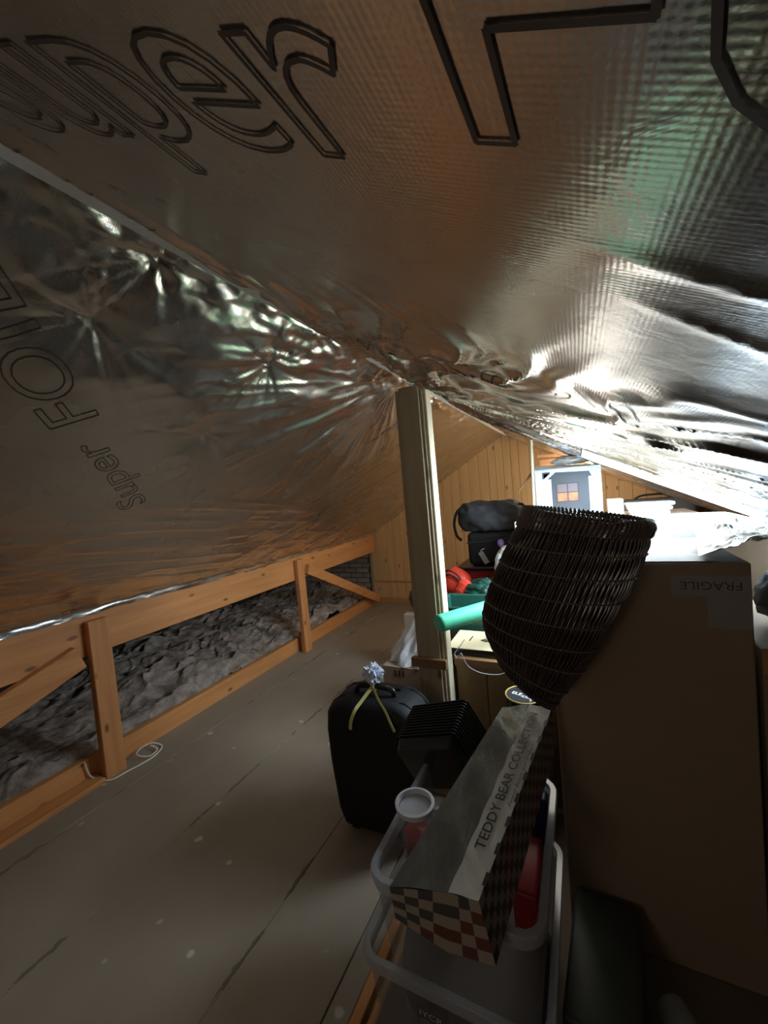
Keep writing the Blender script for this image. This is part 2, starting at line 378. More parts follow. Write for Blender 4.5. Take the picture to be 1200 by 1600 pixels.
def hR(u, v):
    u = np.asarray(u, float); v = np.asarray(v, float)
    h = 0.012*(fbm(u*1.6+7, v*1.4+3, 105, 3)-0.5)
    du, dv = u-0.13, v-1.9; r = np.hypot(du, dv); th = np.arctan2(dv, du)
    warp = fbm(u*3, v*3, 109, 3)-0.5
    near = sm(v, 0.42, 0.75)
    fan = 0.015*ridge(vn(th*8+warp*2.2, r*0.9+2, 121), 4)+0.009*ridge(vn(th*19+warp*4, r*1.3, 122), 4)+0.006*ridge(vn(th*38+warp*6, r*2.0, 123), 3)
    h = h+fan*sm(r, 0.03, 0.4)*near*(1-0.35*sm(v, 2.2, 3))
    # long crease lines near the camera
    c1 = v-0.30-0.25*(u-1.0); h = h+0.003*np.exp(-(np.abs(c1)/0.006))*sm(u, 0.93, 1.0)
    c2 = v-0.36-0.45*(u-1.0); h = h+0.003*np.exp(-(np.abs(c2)/0.007))*sm(u, 0.96, 1.05)
    # overlapping strip of foil by the ridge and its crumple
    h = h+0.018*(1-sm(u, 0.24, 0.30))*(1-sm(v, 1.7, 1.9))
    h = h+0.030*(fbm(u*26, v*6, 131, 3)-0.5)*np.exp(-((u-0.24)/0.11)**2)*2*sm(v, 0.3, 0.8)*(1-sm(v, 1.9, 2.2))
    return h
TL = Vector((-1, 0, -LK)).normalized(); NL = Vector((LK, 0, -1)).normalized()
TR = Vector((1, 0, -RK)).normalized(); NR = Vector((-RK, 0, -1)).normalized()
def PL(u, v, off=0.0):
    h = hL(u, v)+off; return np.stack([-0.832+u*TL.x+h*NL.x, v+0*u, LZ+u*TL.z+h*NL.z], -1)
def PR(u, v, off=0.0):
    h = hR(u, v)+off; return np.stack([-0.832+u*TR.x+h*NR.x, v+0*u, RZ+u*TR.z+h*NR.z], -1)
def sheet(name, us, vs, fn, material, hole=None, post=None):
    U, V = np.meshgrid(us, vs, indexing='ij'); P = fn(U, V)
    if post is not None: P = post(U, V, P)
    nu, nv = U.shape; me = bpy.data.meshes.new(name)
    idx = np.arange(nu*nv).reshape(nu, nv)
    q = np.stack([idx[:-1, :-1], idx[1:, :-1], idx[1:, 1:], idx[:-1, 1:]], -1).reshape(-1, 4)
    if hole:
        uc = (U[:-1, :-1]+U[1:, 1:]).reshape(-1)/2; vc = (V[:-1, :-1]+V[1:, 1:]).reshape(-1)/2
        keep = ~((uc > hole[0]) & (uc < hole[1]) & (vc > hole[2]) & (vc < hole[3])); q = q[keep]
    me.vertices.add(nu*nv); me.vertices.foreach_set('co', P.reshape(-1).astype(np.float32))
    me.loops.add(len(q)*4); me.loops.foreach_set('vertex_index', q.reshape(-1).astype(np.int32))
    me.polygons.add(len(q)); me.polygons.foreach_set('loop_start', np.arange(0, len(q)*4, 4, dtype=np.int32))
    me.polygons.foreach_set('use_smooth', np.ones(len(q), bool)); me.update(calc_edges=True)
    uvl = me.uv_layers.new(name='UVMap'); uvd = np.stack([U.reshape(-1), V.reshape(-1)], -1)[q.reshape(-1)]
    uvl.data.foreach_set('uv', uvd.reshape(-1).astype(np.float32)); me.materials.append(material); me.validate()
    o = bpy.data.objects.new(name, me); COL.objects.link(o); o['kind'] = 'structure'; return o
CL = math.sqrt(1+LK*LK); CR = math.sqrt(1+RK*RK)
UL_END = (2.70-0.832)*CL
def hem(U, V, P):
    # the last strip of foil folds down over the front of the purlin
    k = np.clip((U-UL_END)/0.09, 0, 1); P = P.copy(); m_ = k > 0
    hz = 0.055+0.012*(fbm(V*5, V*0, 201, 3)-0.5)*2
    base = PL(np.full_like(U, UL_END), V)
    bx = -2.742+0.010*(fbm(V*9, U*30, 205, 3)-0.5); bz = base[..., 2]-0.012-hz*k
    P[..., 0] = np.where(m_, bx+(base[..., 0]-bx)*(1-sm(k, 0, 0.3)), P[..., 0]); P[..., 2] = np.where(m_, bz, P[..., 2]); return P
ceilL = sheet('ceiling', np.concatenate([np.arange(-0.135, UL_END, 0.0085), np.linspace(UL_END, UL_END+0.09, 9)]),
      np.concatenate([np.arange(-2.5, -0.1, 0.05), np.arange(-0.1, 3.0, 0.009), np.arange(3.0, 5.2, 0.015), [5.197]]), PL, FOIL, post=hem)
u_a, u_b = (SKX0+0.832)*CR, (SKX1+0.832)*CR
def ridgelift(U, V, P):
    P = P.copy(); P[..., 2] += 0.11*np.exp(-(U/0.2)**2); return P
ceilR = sheet('ceiling', np.concatenate([np.arange(0.165, u_a, 0.0075), [u_a], np.arange(u_a+0.0075, u_b, 0.0085), [u_b], np.arange(u_b+0.02, 3.95, 0.03)]),
      np.concatenate([np.arange(-2.5, -0.1, 0.05), np.arange(-0.1, SKY0, 0.0075), [SKY0], np.arange(SKY0+0.01, SKY1, 0.01), [SKY1], np.arange(SKY1+0.012, 5.2, 0.02), [5.197]]),
      PR, FOIL, hole=(u_a, u_b, SKY0, SKY1), post=ridgelift)
# outer shell above the foil keeps the sky out
mb = MB()
mb.add([(-4.35, -2.55, zl(-4.35)+0.16), (-4.35, 5.25, zl(-4.35)+0.16), (-0.832, 5.25, LZ+0.16), (-0.832, -2.55, LZ+0.16)], [(0, 1, 2, 3)])
O = 0.15
def rp(x, y): return (x, y, zr(x)+O)
xs = [-0.832, SKX0, SKX1, 2.62]; ys = [-2.55, SKY0, SKY1, 5.25]
for i in range(3):
    for j in range(3):
        if i == 1 and j == 1: continue
        mb.add([rp(xs[i], ys[j]), rp(xs[i+1], ys[j]), rp(xs[i+1], ys[j+1]), rp(xs[i], ys[j+1])], [(0, 1, 2, 3)])
mb.build('ceiling', DARKW, kind='structure')
# gable ends of the shell
mb = MB()
for y in (-2.56, 5.24):
    mb.add([(-4.4, y, -0.25), (2.7, y, -0.25), (2.7, y, 0.6), (-0.832, y, 2.45), (-4.4, y, 0.4)], [(0, 1, 2, 3, 4)])
mb.build('wall_far', DARKW, kind='structure')

# ---- roof window
mb = MB()
def rq(x, y, o): return (x, y, zr(x)+o)
for (a, b, c, d) in (((SKX0, SKY0), (SKX1, SKY0), 0, 0), ((SKX1, SKY0), (SKX1, SKY1), 0, 0), ((SKX1, SKY1), (SKX0, SKY1), 0, 0), ((SKX0, SKY1), (SKX0, SKY0), 0, 0)):
    mb.add([rq(*a, -0.02), rq(*b, -0.02), rq(*b, O+0.01), rq(*a, O+0.01)], [(0, 1, 2, 3)])
wfr = mb.build('window_1', mat('white_reveal', (0.82, 0.84, 0.85), 0.5), kind='structure')
mb = MB()
for (a, b) in (((SKX0+.02, SKY0+.02), (SKX1-.02, SKY0+.02)), ((SKX1-.02, SKY0+.02), (SKX1-.02, SKY1-.02)), ((SKX1-.02, SKY1-.02), (SKX0+.02, SKY1-.02)), ((SKX0+.02, SKY1-.02), (SKX0+.02, SKY0+.02))):
    mb.beam(rq(*a, O-0.02), rq(*b, O-0.02), 0.04, 0.04)
mb.build('window_frame', WHITE, wfr)
gl = mat('window_glass', (1, 1, 1), 0.02, alpha=0.12)
mb = MB(); mb.add([rq(SKX0, SKY0, O-.01), rq(SKX1, SKY0, O-.01), rq(SKX1, SKY1, O-.01), rq(SKX0, SKY1, O-.01)], [(0, 1, 2, 3)])
mb.build('glass_pane', gl, wfr)

# ---- printed outline lettering on the foil: ribbons that follow the creases
def ribbons(name, body, org, ex, ey, size, fn, width, parent, spacing=1.0):
    vs, fs, es = text_geo(body, fill=False, res=5)
    mb = MB()
    def mapp(p): return (org[0]+(ex[0]*p[0]*spacing+ey[0]*p[1])*size, org[1]+(ex[1]*p[0]*spacing+ey[1]*p[1])*size)
    for a, b in es:
        A = mapp(vs[a]); Bp = mapp(vs[b]); L = math.hypot(Bp[0]-A[0], Bp[1]-A[1])
        if L < 1e-6: continue
        n = max(1, int(L/0.008)); dx, dy = (Bp[0]-A[0])/L, (Bp[1]-A[1])/L; ww = width/2
        t = np.linspace(-0.3*ww/L, 1+0.3*ww/L, n+1)
        cu = A[0]+(Bp[0]-A[0])*t; cv = A[1]+(Bp[1]-A[1])*t
        P1 = fn(cu-dy*ww, cv+dx*ww, 0.0012); P2 = fn(cu+dy*ww, cv-dx*ww, 0.0012)
        pts = [tuple(p) for p in P1]+[tuple(p) for p in P2]
        mb.add(pts, [(i, i+1, n+1+i+1, n+1+i) for i in range(n)])
    o = mb.build(name, PRINT, parent); return o
PRINT = mat('black_print', (0.05, 0.035, 0.03), 0.5)
exL = (-0.75, -0.66); eyL = (0.66, -0.75)
ribbons('printed_lettering', 'FOIL', (0.571, 0.742), exL, eyL, 0.19, PL, 0.0036, ceilL, 1.35)
ribbons('printed_lettering', 'Super', (1.06, 1.13), exL, eyL, 0.15, PL, 0.0030, ceilL, 1.5)
ribbons('printed_lettering', 'Super', (1.75, 3.0), (-0.9, -0.3), (0.3, -0.9), 0.15, PL, 0.0030, ceilL, 1.5)
ribbons('printed_lettering', 'FOIL', (0.885, 0.207), (1, -0.03), (-0.05, -1), 0.17, PR, 0.0030, ceilR, 1.2)
ribbons('printed_lettering', 'Super', (0.42, 0.228), (1, 0.0), (-0.05, -1), 0.175, PR, 0.0030, ceilR, 1.05)
ribbons('printed_lettering', 'Super', (0.22, 1.0), (0.95, -0.3), (-0.3, -0.95), 0.13, PR, 0.0024, ceilR, 1.2)
ribbons('printed_lettering', 'FOIL', (0.66, 0.95), (0.95, -0.3), (-0.3, -0.95), 0.19, PR, 0.0026, ceilR, 1.3)

for v_, u0_ in ((0.25, 0.185), (0.275, 0.185), (0.33, 0.185), (0.36, 0.185), (0.42, 0.185), (0.455, 0.185)):
    mb = MB(); n_ = 10; cu_ = np.linspace(u0_, u0_+0.075, n_+1); cv_ = v_+0.1*(cu_-u0_)
    def lift(u_, v2): p = PR(u_, v2, 0.0014); p[..., 2] += 0.11*np.exp(-(u_/0.2)**2); return p
    A_ = lift(cu_, cv_-0.0016); B_ = lift(cu_, cv_+0.0016)
    mb.add([tuple(p) for p in A_]+[tuple(p) for p in B_], [(i, i+1, n_+2+i, n_+1+i) for i in range(n_)]); mb.build('printed_stroke', PRINT, ceilR)
# ---- ridge beam
bl_ = (-0.793, 2.187)
mb = MB(); mb.box(-0.717, -0.673, -2.5, YG-0.01, 2.13, 2.25, 0.003, 1)
tag(mb.build('ridge_beam', BEAM, loc=(-0.695, 1.3, 2.13)), 'long pale grey sawn ridge beam running under the foil roof to the far wall', 'roof beam')

# ---- left knee wall: purlin, sole plate, posts, braces
mb = MB(); mb.box(-2.82, -2.757, -2.5, YG-0.06, 0.775, 1.035, 0.004, 1)
tag(mb.build('purlin', ORANGE, loc=(-2.79, 1.3, 0.775)), 'deep orange timber purlin running along the lower edge of the left foil slope', 'roof beam')
mb = MB(); mb.box(-2.87, -2.82, -2.5, YG-0.03, -0.02, 0.135, 0.003, 1)
tag(mb.build('sole_plate', ORANGE, loc=(-2.845, 1.3, -0.02)), 'low orange timber board on edge along the left side of the floor', 'timber board')
mb = MB(); mb.box(-2.818, -2.70, -0.6, 1.295, 0.0, 0.028, 0.003, 1)
tag(mb.build('floor_batten', ORANGE, loc=(-2.76, 0.4, 0)), 'flat orange batten on the floor in front of the near upright post', 'timber board')
for (y, w, lab) in ((1.36, 0.12, 'orange timber upright under the purlin nearest the camera, white cable at its foot'),
                    (3.34, 0.11, 'orange timber upright under the purlin at the head of the far diagonal brace')):
    mb = MB(); mb.box(-2.755, -2.70, y-w/2, y+w/2, 0.0, 0.99, 0.004, 1)
    tag(mb.build('knee_wall_post', ORANGE_Z, loc=(-2.73, y, 0.0)), lab, 'post', 'knee wall posts')
mb = MB(); mb.beam((-2.725, 3.46, 0.865), (-2.725, 5.03, 0.10), 0.11, 0.058, upv=(1, 0, 0))
tag(mb.build('diagonal_brace', ORANGE, loc=(-2.79, 4.2, 0.5)), 'orange diagonal brace falling from the far upright to the foot of the gable wall', 'brace', 'diagonal braces')
mb = MB(); mb.beam((-2.725, 1.245, 0.80), (-2.725, -0.85, 0.09), 0.14, 0.058, upv=(1, 0, 0))
tag(mb.build('diagonal_brace', ORANGE, loc=(-2.81, 0.2, 0.5)), 'brown diagonal brace at the left picture edge beside the near upright', 'brace', 'diagonal braces')

# ---- loft insulation behind the knee wall (uncountable wool)
xs_ = np.linspace(-4.28, -2.875, 170); ys_ = np.linspace(-2.4, 5.14, 800)
XX, YY = np.meshgrid(xs_, ys_, indexing='ij')
wx = 0.25*fbm(XX*4, YY*4, 311, 3); ZZ = 0.02+0.26*fbm(XX*2.4, YY*2.0, 301, 2)+0.10*fbm(XX*6+wx*6, YY*5+wx*4, 305, 3)+0.035*ridge(vn(XX*9+YY*4+wx*9, YY*7-XX*4, 307), 2)+0.022*fbm(XX*30+wx*30, YY*18, 309, 3)+0.10*sm(-XX, 3.0, 3.8)-0.10*(1-sm(-XX, 2.86, 3.0))
Pq = np.stack([XX, YY, ZZ], -1)
me_v = Pq.reshape(-1, 3); nu, nv = XX.shape; idx = np.arange(nu*nv).reshape(nu, nv)
q = np.stack([idx[:-1, :-1], idx[1:, :-1], idx[1:, 1:], idx[:-1, 1:]], -1).reshape(-1, 4)
WOOL = mat('mineral_wool', (0.42, 0.34, 0.28), 1.0, noise=((16, 9, 16), (0.13, 0.095, 0.075), 0.2), bump=((70, 40, 70), 0.8, 0.012), spec=0.05)
mb = MB(); mb.add([tuple(p) for p in me_v], [tuple(t) for t in q])
tag(mb.build('loft_insulation', WOOL, loc=(-3.5, 1.4, 0.1), smooth=True), 'fluffy grey brown mineral wool filling the eaves behind the knee wall', 'insulation', kind='stuff')

# ---- ridge post with side strips and collar
t = thing('ridge_post', 'tall pale pine post holding up the ridge beam in the middle of the loft', 'post', (-0.74, 1.93, 0))
def lp(m, name, mt, par): return m.build(name, mt, par, loc=None)
mb = MB(); mb.box(-0.055, 0.052, -0.05, 0.05, 0.0, 2.128, 0.004, 1); mb.build('post_core', GREY_PINE, t)
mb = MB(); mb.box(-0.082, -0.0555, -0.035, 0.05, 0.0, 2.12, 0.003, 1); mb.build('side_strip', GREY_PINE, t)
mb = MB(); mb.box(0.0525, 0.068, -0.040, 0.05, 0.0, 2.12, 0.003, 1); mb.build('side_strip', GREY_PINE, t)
mb = MB(); mb.box(0.0685, 0.083, -0.030, 0.045, 0.0, 2.11, 0.003, 1); o = mb.build('side_strip', CREAM_LIT_PINE, t); o['label'] = 'post strip coloured cream to carry the side light'  # light from the right is put into this strip's cream colour
mb = MB(); mb.box(-0.842, -0.652, 1.853, 1.879, 0.693, 0.742, 0.003, 1)
tag(mb.build('cross_batten', BROWNWOOD, loc=(-0.747, 1.866, 0.693)), 'short brown batten fixed across the front of the ridge post below the green tube', 'batten')

# ================================================================== LOW PANELLED BENCH AND WHAT IS ON IT
t = thing('panelled_bench', 'low pine panelled bench front between ridge post and wicker basket', 'bench', (-0.3, 2.4, 0))
mb = MB(); xx = -0.35
for i, w in enumerate((0.16, 0.20, 0.17, 0.18)):
    mb.box(xx+0.0015, xx+w-0.0015, -0.40, -0.38, 0.0, 0.66, 0.003, 1); xx += w
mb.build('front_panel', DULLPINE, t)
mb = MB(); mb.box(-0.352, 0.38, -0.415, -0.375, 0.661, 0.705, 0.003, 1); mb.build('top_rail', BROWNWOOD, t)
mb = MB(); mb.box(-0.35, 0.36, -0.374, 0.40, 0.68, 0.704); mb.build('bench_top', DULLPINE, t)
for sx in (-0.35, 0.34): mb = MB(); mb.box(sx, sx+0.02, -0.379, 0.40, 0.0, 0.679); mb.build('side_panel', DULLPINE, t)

# pale board with a black edge
t = thing('drawing_board', 'pale wooden board with black edge lying on the bench under the green tube', 'board', (-0.57, 2.15, 0.705))
mb = MB(); mb.box(-0.13, 0.22, -0.13, 0.14, 0.0, 0.036, 0.003, 1); mb.build('board_edge', BLACKPL, t)
mb = MB(); mb.box(-0.13, 0.22, -0.13, 0.14, 0.0365, 0.040, 0.001, 1); mb.build('board_face', mat('pale_ply', (0.72, 0.62, 0.40), 0.5), t)
mb = MB(); mb.box(-0.03, 0.035, -0.018, 0.018, 0, 0.018, 0.008, 3, M=Matrix.Rotation(0.1, 4, 'Z'))
t = thing('adapter', 'small white adapter plug with thin lead on the pale board', 'adapter', (-0.49, 2.165, 0.7455))
mb.build('housing', mat('white_plastic', (0.75, 0.8, 0.85), 0.35), t, smooth=True)
mb = MB(); mb.tube([(-0.03, -0.005, 0.004), (-0.05, -0.02, 0.003), (-0.03, -0.03, 0.003), (0.03, -0.03, 0.003), (0.05, -0.028, 0.003)], 0.0022, 6); mb.build('lead', DKGREY, t, smooth=True)
mb = MB(); mb.tube([(-0.60, 2.13, 0.749), (-0.597, 2.19, 0.749)], 0.003, 6); 
tag(mb.build('pen', BLACKPL, loc=(-0.6, 2.15, 0.7458), smooth=True), 'short thin black pen lying on the pale board near the post', 'pen')
mb = MB(); pts = [(-0.60, 2.03, 0.79), (-0.615, 1.985, 0.77), (-0.64, 1.965, 0.735), (-0.62, 1.95, 0.72), (-0.60, 1.945, 0.75), (-0.585, 1.94, 0.72), (-0.56, 1.945, 0.68), (-0.50, 1.95, 0.655), (-0.42, 1.955, 0.655), (-0.36, 1.96, 0.68)]
def smoothpts(pts, n=8):
    out = []; P = [Vector(p) for p in pts]; P = [P[0]]+P+[P[-1]]
    for i in range(1, len(P)-2):
        for k in range(n):
            s = k/n; a, b, c, d = P[i-1:i+3]
            out.append(0.5*((2*b)+(-a+c)*s+(2*a-5*b+4*c-d)*s*s+(-a+3*b-3*c+d)*s**3))
    out.append(P[-2]); return out
mb.tube(smoothpts(pts), 0.0028, 6)
tag(mb.build('power_lead', mat('grey_lead', (0.35, 0.36, 0.36), 0.4), loc=(-0.6, 1.95, 0.66), smooth=True), 'thin grey power lead looping down in front of the bench rail', 'cable')

# green foam tube
a = Vector((-0.645, 1.765, 0.962)); b = Vector((-0.22, 2.30, 0.985)); d = (b-a).normalized(); L = (b-a).length
rot = d.to_track_quat('Z', 'Y').to_matrix().to_4x4(); rot.translation = a
FOAM = mat('green_foam', (0.12, 0.78, 0.46), 0.55, noise=((14, 14, 14), (0.10, 0.68, 0.40), 0.3), bump=((70, 70, 70), 0.25, 0.003))
mb = MB(); mb.lathe([(0, 0), (0.030, 0.0), (0.037, 0.002), (0.041, 0.009), (0.042, 0.02), (0.042, L), (0, L)], 36, rot)
tag(mb.build('foam_tube', FOAM, loc=tuple(a), smooth=True), 'bright green foam tube poking out past the ridge post from behind the wicker basket', 'foam tube')

# dark green crate, red backpack and others behind the tube
def crate_open(name, label, cat, loc, w, d, h, wall, material, rim=0.012, rot=0.0, group=None):
    t = thing(name, label, cat, loc, (0, 0, rot), group)
    mb = MB(); k = 0.9
    for (x0, x1, y0, y1) in ((-w/2, w/2, -d/2, -d/2+wall), (-w/2, w/2, d/2-wall, d/2), (-w/2, -w/2+wall, -d/2+wall, d/2-wall), (w/2-wall, w/2, -d/2+wall, d/2-wall)):
        mb.box(x0, x1, y0, y1, 0, h, 0.001, 1)
    mb.box(-w/2+wall, w/2-wall, -d/2+wall, d/2-wall, 0, wall)
    mb.build('body', material, t)
    mb = MB(); mb.tube([(-w/2-rim*.3, -d/2-rim*.3, h), (w/2+rim*.3, -d/2-rim*.3, h), (w/2+rim*.3, d/2+rim*.3, h), (-w/2-rim*.3, d/2+rim*.3, h)], rim/1.6, 8, closed=True)
    mb.build('rim', material, t); return t
crate_open('plastic_crate', 'open dark green plastic crate behind the bright green foam tube', 'crate', (-0.60, 2.50, 0.705), 0.52, 0.30, 0.155, 0.006, GREENPL)
mb = MB(); mb.box(-0.80, -0.45, 2.83, 3.05, 0.0, 0.70, 0.004, 1)
tag(mb.build('storage_box', CARD, loc=(-0.62, 2.85, 0)), 'plain cardboard box standing behind the bench under the green bin bag', 'box')
# crumpled shapes
def blob(name, label, cat, c, r, material, seed, amp=0.25, sub=5, flatb=None, fr=3.0, parent=None):
    bm = bmesh.new(); bmesh.ops.create_icosphere(bm, subdivisions=sub, radius=1)
    P = np.array([v.co[:] for v in bm.verts])
    n = fbm(P[:, 0]*fr+10, P[:, 1]*fr+P[:, 2]*fr*0.7+4, seed, 3)+0.6*ridge(fbm(P[:, 2]*fr*1.3+20, P[:, 0]*fr+P[:, 1]*fr, seed+5, 3), 2)-0.8
    for v, s in zip(bm.verts, n):
        k = 1+amp*s; co = Vector((v.co.x*r[0]*k, v.co.y*r[1]*k, v.co.z*r[2]*k))
        if flatb is not None and co.z < -flatb: co.z = -flatb
        v.co = co
    mb = MB(); mb.frombm(bm)
    zb = min(p[2] for p in mb.v); mb.v = [(p[0], p[1], p[2]-zb) for p in mb.v]
    o = mb.build(name, material, parent, smooth=True); o.location = (c[0], c[1], c[2]+zb)
    if label: tag(o, label, cat)
    return o
blob('bin_bag', 'dark green bag slumped beside the red backpack', 'bag', (-0.66, 2.94, 0.80), (0.17, 0.12, 0.115), mat('dark_green_film', (0.015, 0.07, 0.05), 0.35), 41, 0.3, flatb=0.095)
# red backpack
mb = MB(); mb.box(-1.06, -0.82, 3.0, 3.3, 0.0, 0.70, 0.005, 1)
tag(mb.build('storage_box', CARD, loc=(-0.94, 3.15, 0)), 'plain cardboard box under the orange red backpack beside the ridge post', 'box')
t = thing('backpack', 'orange red backpack with dark piping beside the ridge post', 'backpack', (-0.93, 3.14, 0.705))
def bp(u, v):
    th = 2*PI*u; z = v
    s = (1-abs(2*z-0.9)**2.6*0.75) if True else 1
    s = max(s, 0.02); x = 0.115*s*abs(math.cos(th))**0.7*(1 if math.cos(th) > 0 else -1); y = 0.09*s*abs(math.sin(th))**0.7*(1 if math.sin(th) > 0 else -1)
    return (x-0.03*z, y, 0.255*z)
mb = MB(); mb.grid(bp, 40, 20); mb.build('body', RED, t, smooth=True)
mb = MB()
for off in (0.0, 0.035): mb.tube(smoothpts([(-0.10, -0.06, 0.22-off), (-0.05, -0.095, 0.24-off), (0.02, -0.10, 0.20-off), (0.055, -0.09, 0.12-off*1.2), (0.065, -0.08, 0.03)]), 0.006, 6)
mb.build('piping', BLACK, t, smooth=True)
blob('red_sack', 'plain red cloth sack leaning at the right of the backpack', 'bag', (-0.83, 2.93, 0.80), (0.085, 0.05, 0.10), RED, 77, 0.15, flatb=0.095)
crate_open('red_crate', 'dark red plastic crate under the black shelf board', 'crate', (-0.78, 3.52, 0.60), 0.36, 0.3, 0.27, 0.006, DKRED)
mb = MB(); mb.box(-0.98, -0.56, 3.36, 3.70, 0.0, 0.595, 0.004, 1)
tag(mb.build('storage_box', CARD, loc=(-0.77, 3.5, 0)), 'plain cardboard box under the dark red crate', 'box')

# black board with the black bags
mb = MB(); mb.box(-1.0, -0.35, 3.30, 3.75, 0.895, 0.918, 0.004, 1)
tag(mb.build('shelf_board', BLACKPL, loc=(-0.67, 3.52, 0.895)), 'thin black board carrying the black suitcase and holdall', 'board')
t = thing('soft_suitcase', 'black soft suitcase lying on the black board under the holdall with white tag', 'suitcase', (-0.63, 3.50, 0.9185))
mb = MB(); mb.box(-0.27, 0.25, -0.15, 0.17, 0.0, 0.29, 0.045, 4); mb.build('body', BLACK, t, smooth=True)
mb = MB(); mb.tube(smoothpts([(-0.27, -0.153, 0.20), (-0.1, -0.158, 0.21), (0.1, -0.158, 0.235), (0.24, -0.153, 0.25)]), 0.006, 6); mb.build('zip', DKGREY, t, smooth=True)
mb = MB(); mb.box(-0.022, 0.022, -0.004, 0.004, -0.055, 0.055, 0.002, 1, M=Matrix.Translation((-0.13, -0.165, 0.075)) @ Matrix.Rotation(-0.5, 4, 'Y')); mb.build('luggage_tag', mat('clear_grey_tag', (0.35, 0.36, 0.36), 0.3), t)
mb = MB(); mb.tube(smoothpts([(-0.16, -0.157, 0.125), (-0.14, -0.17, 0.145), (-0.12, -0.162, 0.15)]), 0.003, 6); mb.build('tag_loop', WHITE, t)
t = thing('holdall', 'black holdall with drooping straps on top of the black suitcase', 'bag', (-0.66, 3.48, 1.212))
bm = bmesh.new(); bmesh.ops.create_cube(bm, size=1); bmesh.ops.subdivide_edges(bm, edges=bm.edges[:], cuts=22, use_grid_fill=True)
for v in bm.verts:
    x, y, z = v.co; n = (abs(2*x)**4+abs(2*y)**3+abs(2*z)**3.2)**(-1/3.6) if v.co.length > 0 else 1
    x, y, z = x*n*0.60, y*n*0.29, z*n*0.27
    z = z*(1-0.28*(x+0.3))+0.05*(float(fbm(np.array(x*9+9), np.array(y*9+z*8+5), 3, 3))-0.4)-0.02*float(ridge(vn(np.array(x*14+z*6), np.array(z*5+y*4), 8), 2))
    y = y-0.022*float(ridge(vn(np.array(x*13+z*9+3), np.array(z*12-x*5), 18), 2))+0.02*math.sin(x*17+z*9)
    v.co = (x-0.03, y, max(z, -0.125)+0.127)
mb = MB(); mb.frombm(bm); mb.build('body', DKGREY, t, smooth=True)
mb = MB(); mb.tube(smoothpts([(-0.2, -0.08, 0.22), (-0.30, -0.10, 0.19), (-0.345, -0.1, 0.08), (-0.33, -0.1, -0.03), (-0.29, -0.11, -0.07)]), [0.02]*33, 8, flat=0.35); mb.build('strap', BLACK, t, smooth=True)
mb = MB(); mb.tube(smoothpts([(-0.16, -0.10, 0.21), (-0.15, -0.128, 0.12), (-0.17, -0.12, 0.02)]), 0.012, 8, flat=0.3); mb.build('strap', BLACK, t, smooth=True)
mb = MB(); mb.tube(smoothpts([(0.16, -0.05, 0.14), (0.18, -0.06, 0.20), (0.235, -0.06, 0.205), (0.255, -0.06, 0.13)]), 0.009, 8); mb.build('handle', BLACK, t, smooth=True)
blob('plastic_sack', 'clear white plastic sack with purple print behind the left rim of the basket', 'bag', (-0.50, 2.98, 0.98), (0.10, 0.09, 0.17), PLAST_W, 91, 0.18, flatb=0.16)
blob('purple_wrapper', 'small purple wrapper above the clear plastic sack', 'wrapper', (-0.555, 3.02, 1.16), (0.025, 0.02, 0.03), PURPLE, 93, 0.3, 3)

# stove carton on its stack
mb = MB(); mb.box(-0.42, 0.62, 2.83, 3.25, 0.0, 1.33, 0.005, 1)
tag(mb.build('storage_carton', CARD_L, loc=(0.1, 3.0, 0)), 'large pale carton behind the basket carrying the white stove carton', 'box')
t = thing('stove_carton', 'tall white printed carton with a picture of a black wood stove', 'box', (-0.075, 3.13, 1.335), (0, 0, 0.0))
mb = MB(); mb.box(-0.205, 0.205, -0.15, 0.17, 0.0, 0.335, 0.002, 1); mb.build('carton_body', mat('white_carton_print', (0.50, 0.58, 0.68), 0.45, noise=((60, 60, 60), (0.45, 0.53, 0.64), 0.05)), t)
mb = MB(); mb.add([(-0.205, -0.15, 0.336), (0.205, -0.15, 0.336), (0.205, 0.0, 0.342), (-0.205, 0.0, 0.372)], [(0, 1, 2, 3)]); mb.add([(-0.205, 0.17, 0.337), (0.205, 0.17, 0.337), (0.205, 0.0, 0.342), (-0.205, 0.0, 0.372)], [(0, 1, 2, 3)]); mb.build('lid_flap', WHITE, t)
STV = mat('printed_stove_grey', (0.045, 0.05, 0.06), 0.5); STV2 = mat('printed_stove_dark', (0.035, 0.035, 0.045), 0.5)
mb = MB(); yf = -0.1512
mb.add([(-0.10, yf, 0.02), (0.13, yf, 0.02), (0.13, yf, 0.27), (-0.10, yf, 0.27)], [(0, 1, 2, 3)])
mb.add([(-0.125, yf-.0004, 0.265), (0.15, yf-.0004, 0.265), (0.135, yf-.0004, 0.30), (-0.07, yf-.0004, 0.31)], [(0, 1, 2, 3)])
pr = mb.build('stove_picture', STV, t)
mb = MB(); mb.add([(-0.075, yf-.0006, 0.10), (0.07, yf-.0006, 0.10), (0.07, yf-.0006, 0.235), (-0.075, yf-.0006, 0.235)], [(0, 1, 2, 3)]); mb.build('stove_door', STV2, pr)
FIRE = mat('printed_flames', (0.60, 0.17, 0.06), 0.5, noise=((30, 30, 25), (0.22, 0.06, 0.04), 0.2))
mb = MB()
for (x0, x1, z0, z1, k) in ((-0.065, -0.005, 0.11, 0.165, 0), (0.003, 0.06, 0.11, 0.165, 0), (-0.065, -0.005, 0.172, 0.225, 1), (0.003, 0.06, 0.172, 0.225, 1)):
    mb.add([(x0, yf-.0009, z0), (x1, yf-.0009, z0), (x1, yf-.0009, z1), (x0, yf-.0009, z1)], [(0, 1, 2, 3)], k)
mb.build('flames', [FIRE, mat('printed_glass', (0.13, 0.10, 0.10), 0.5)], pr)
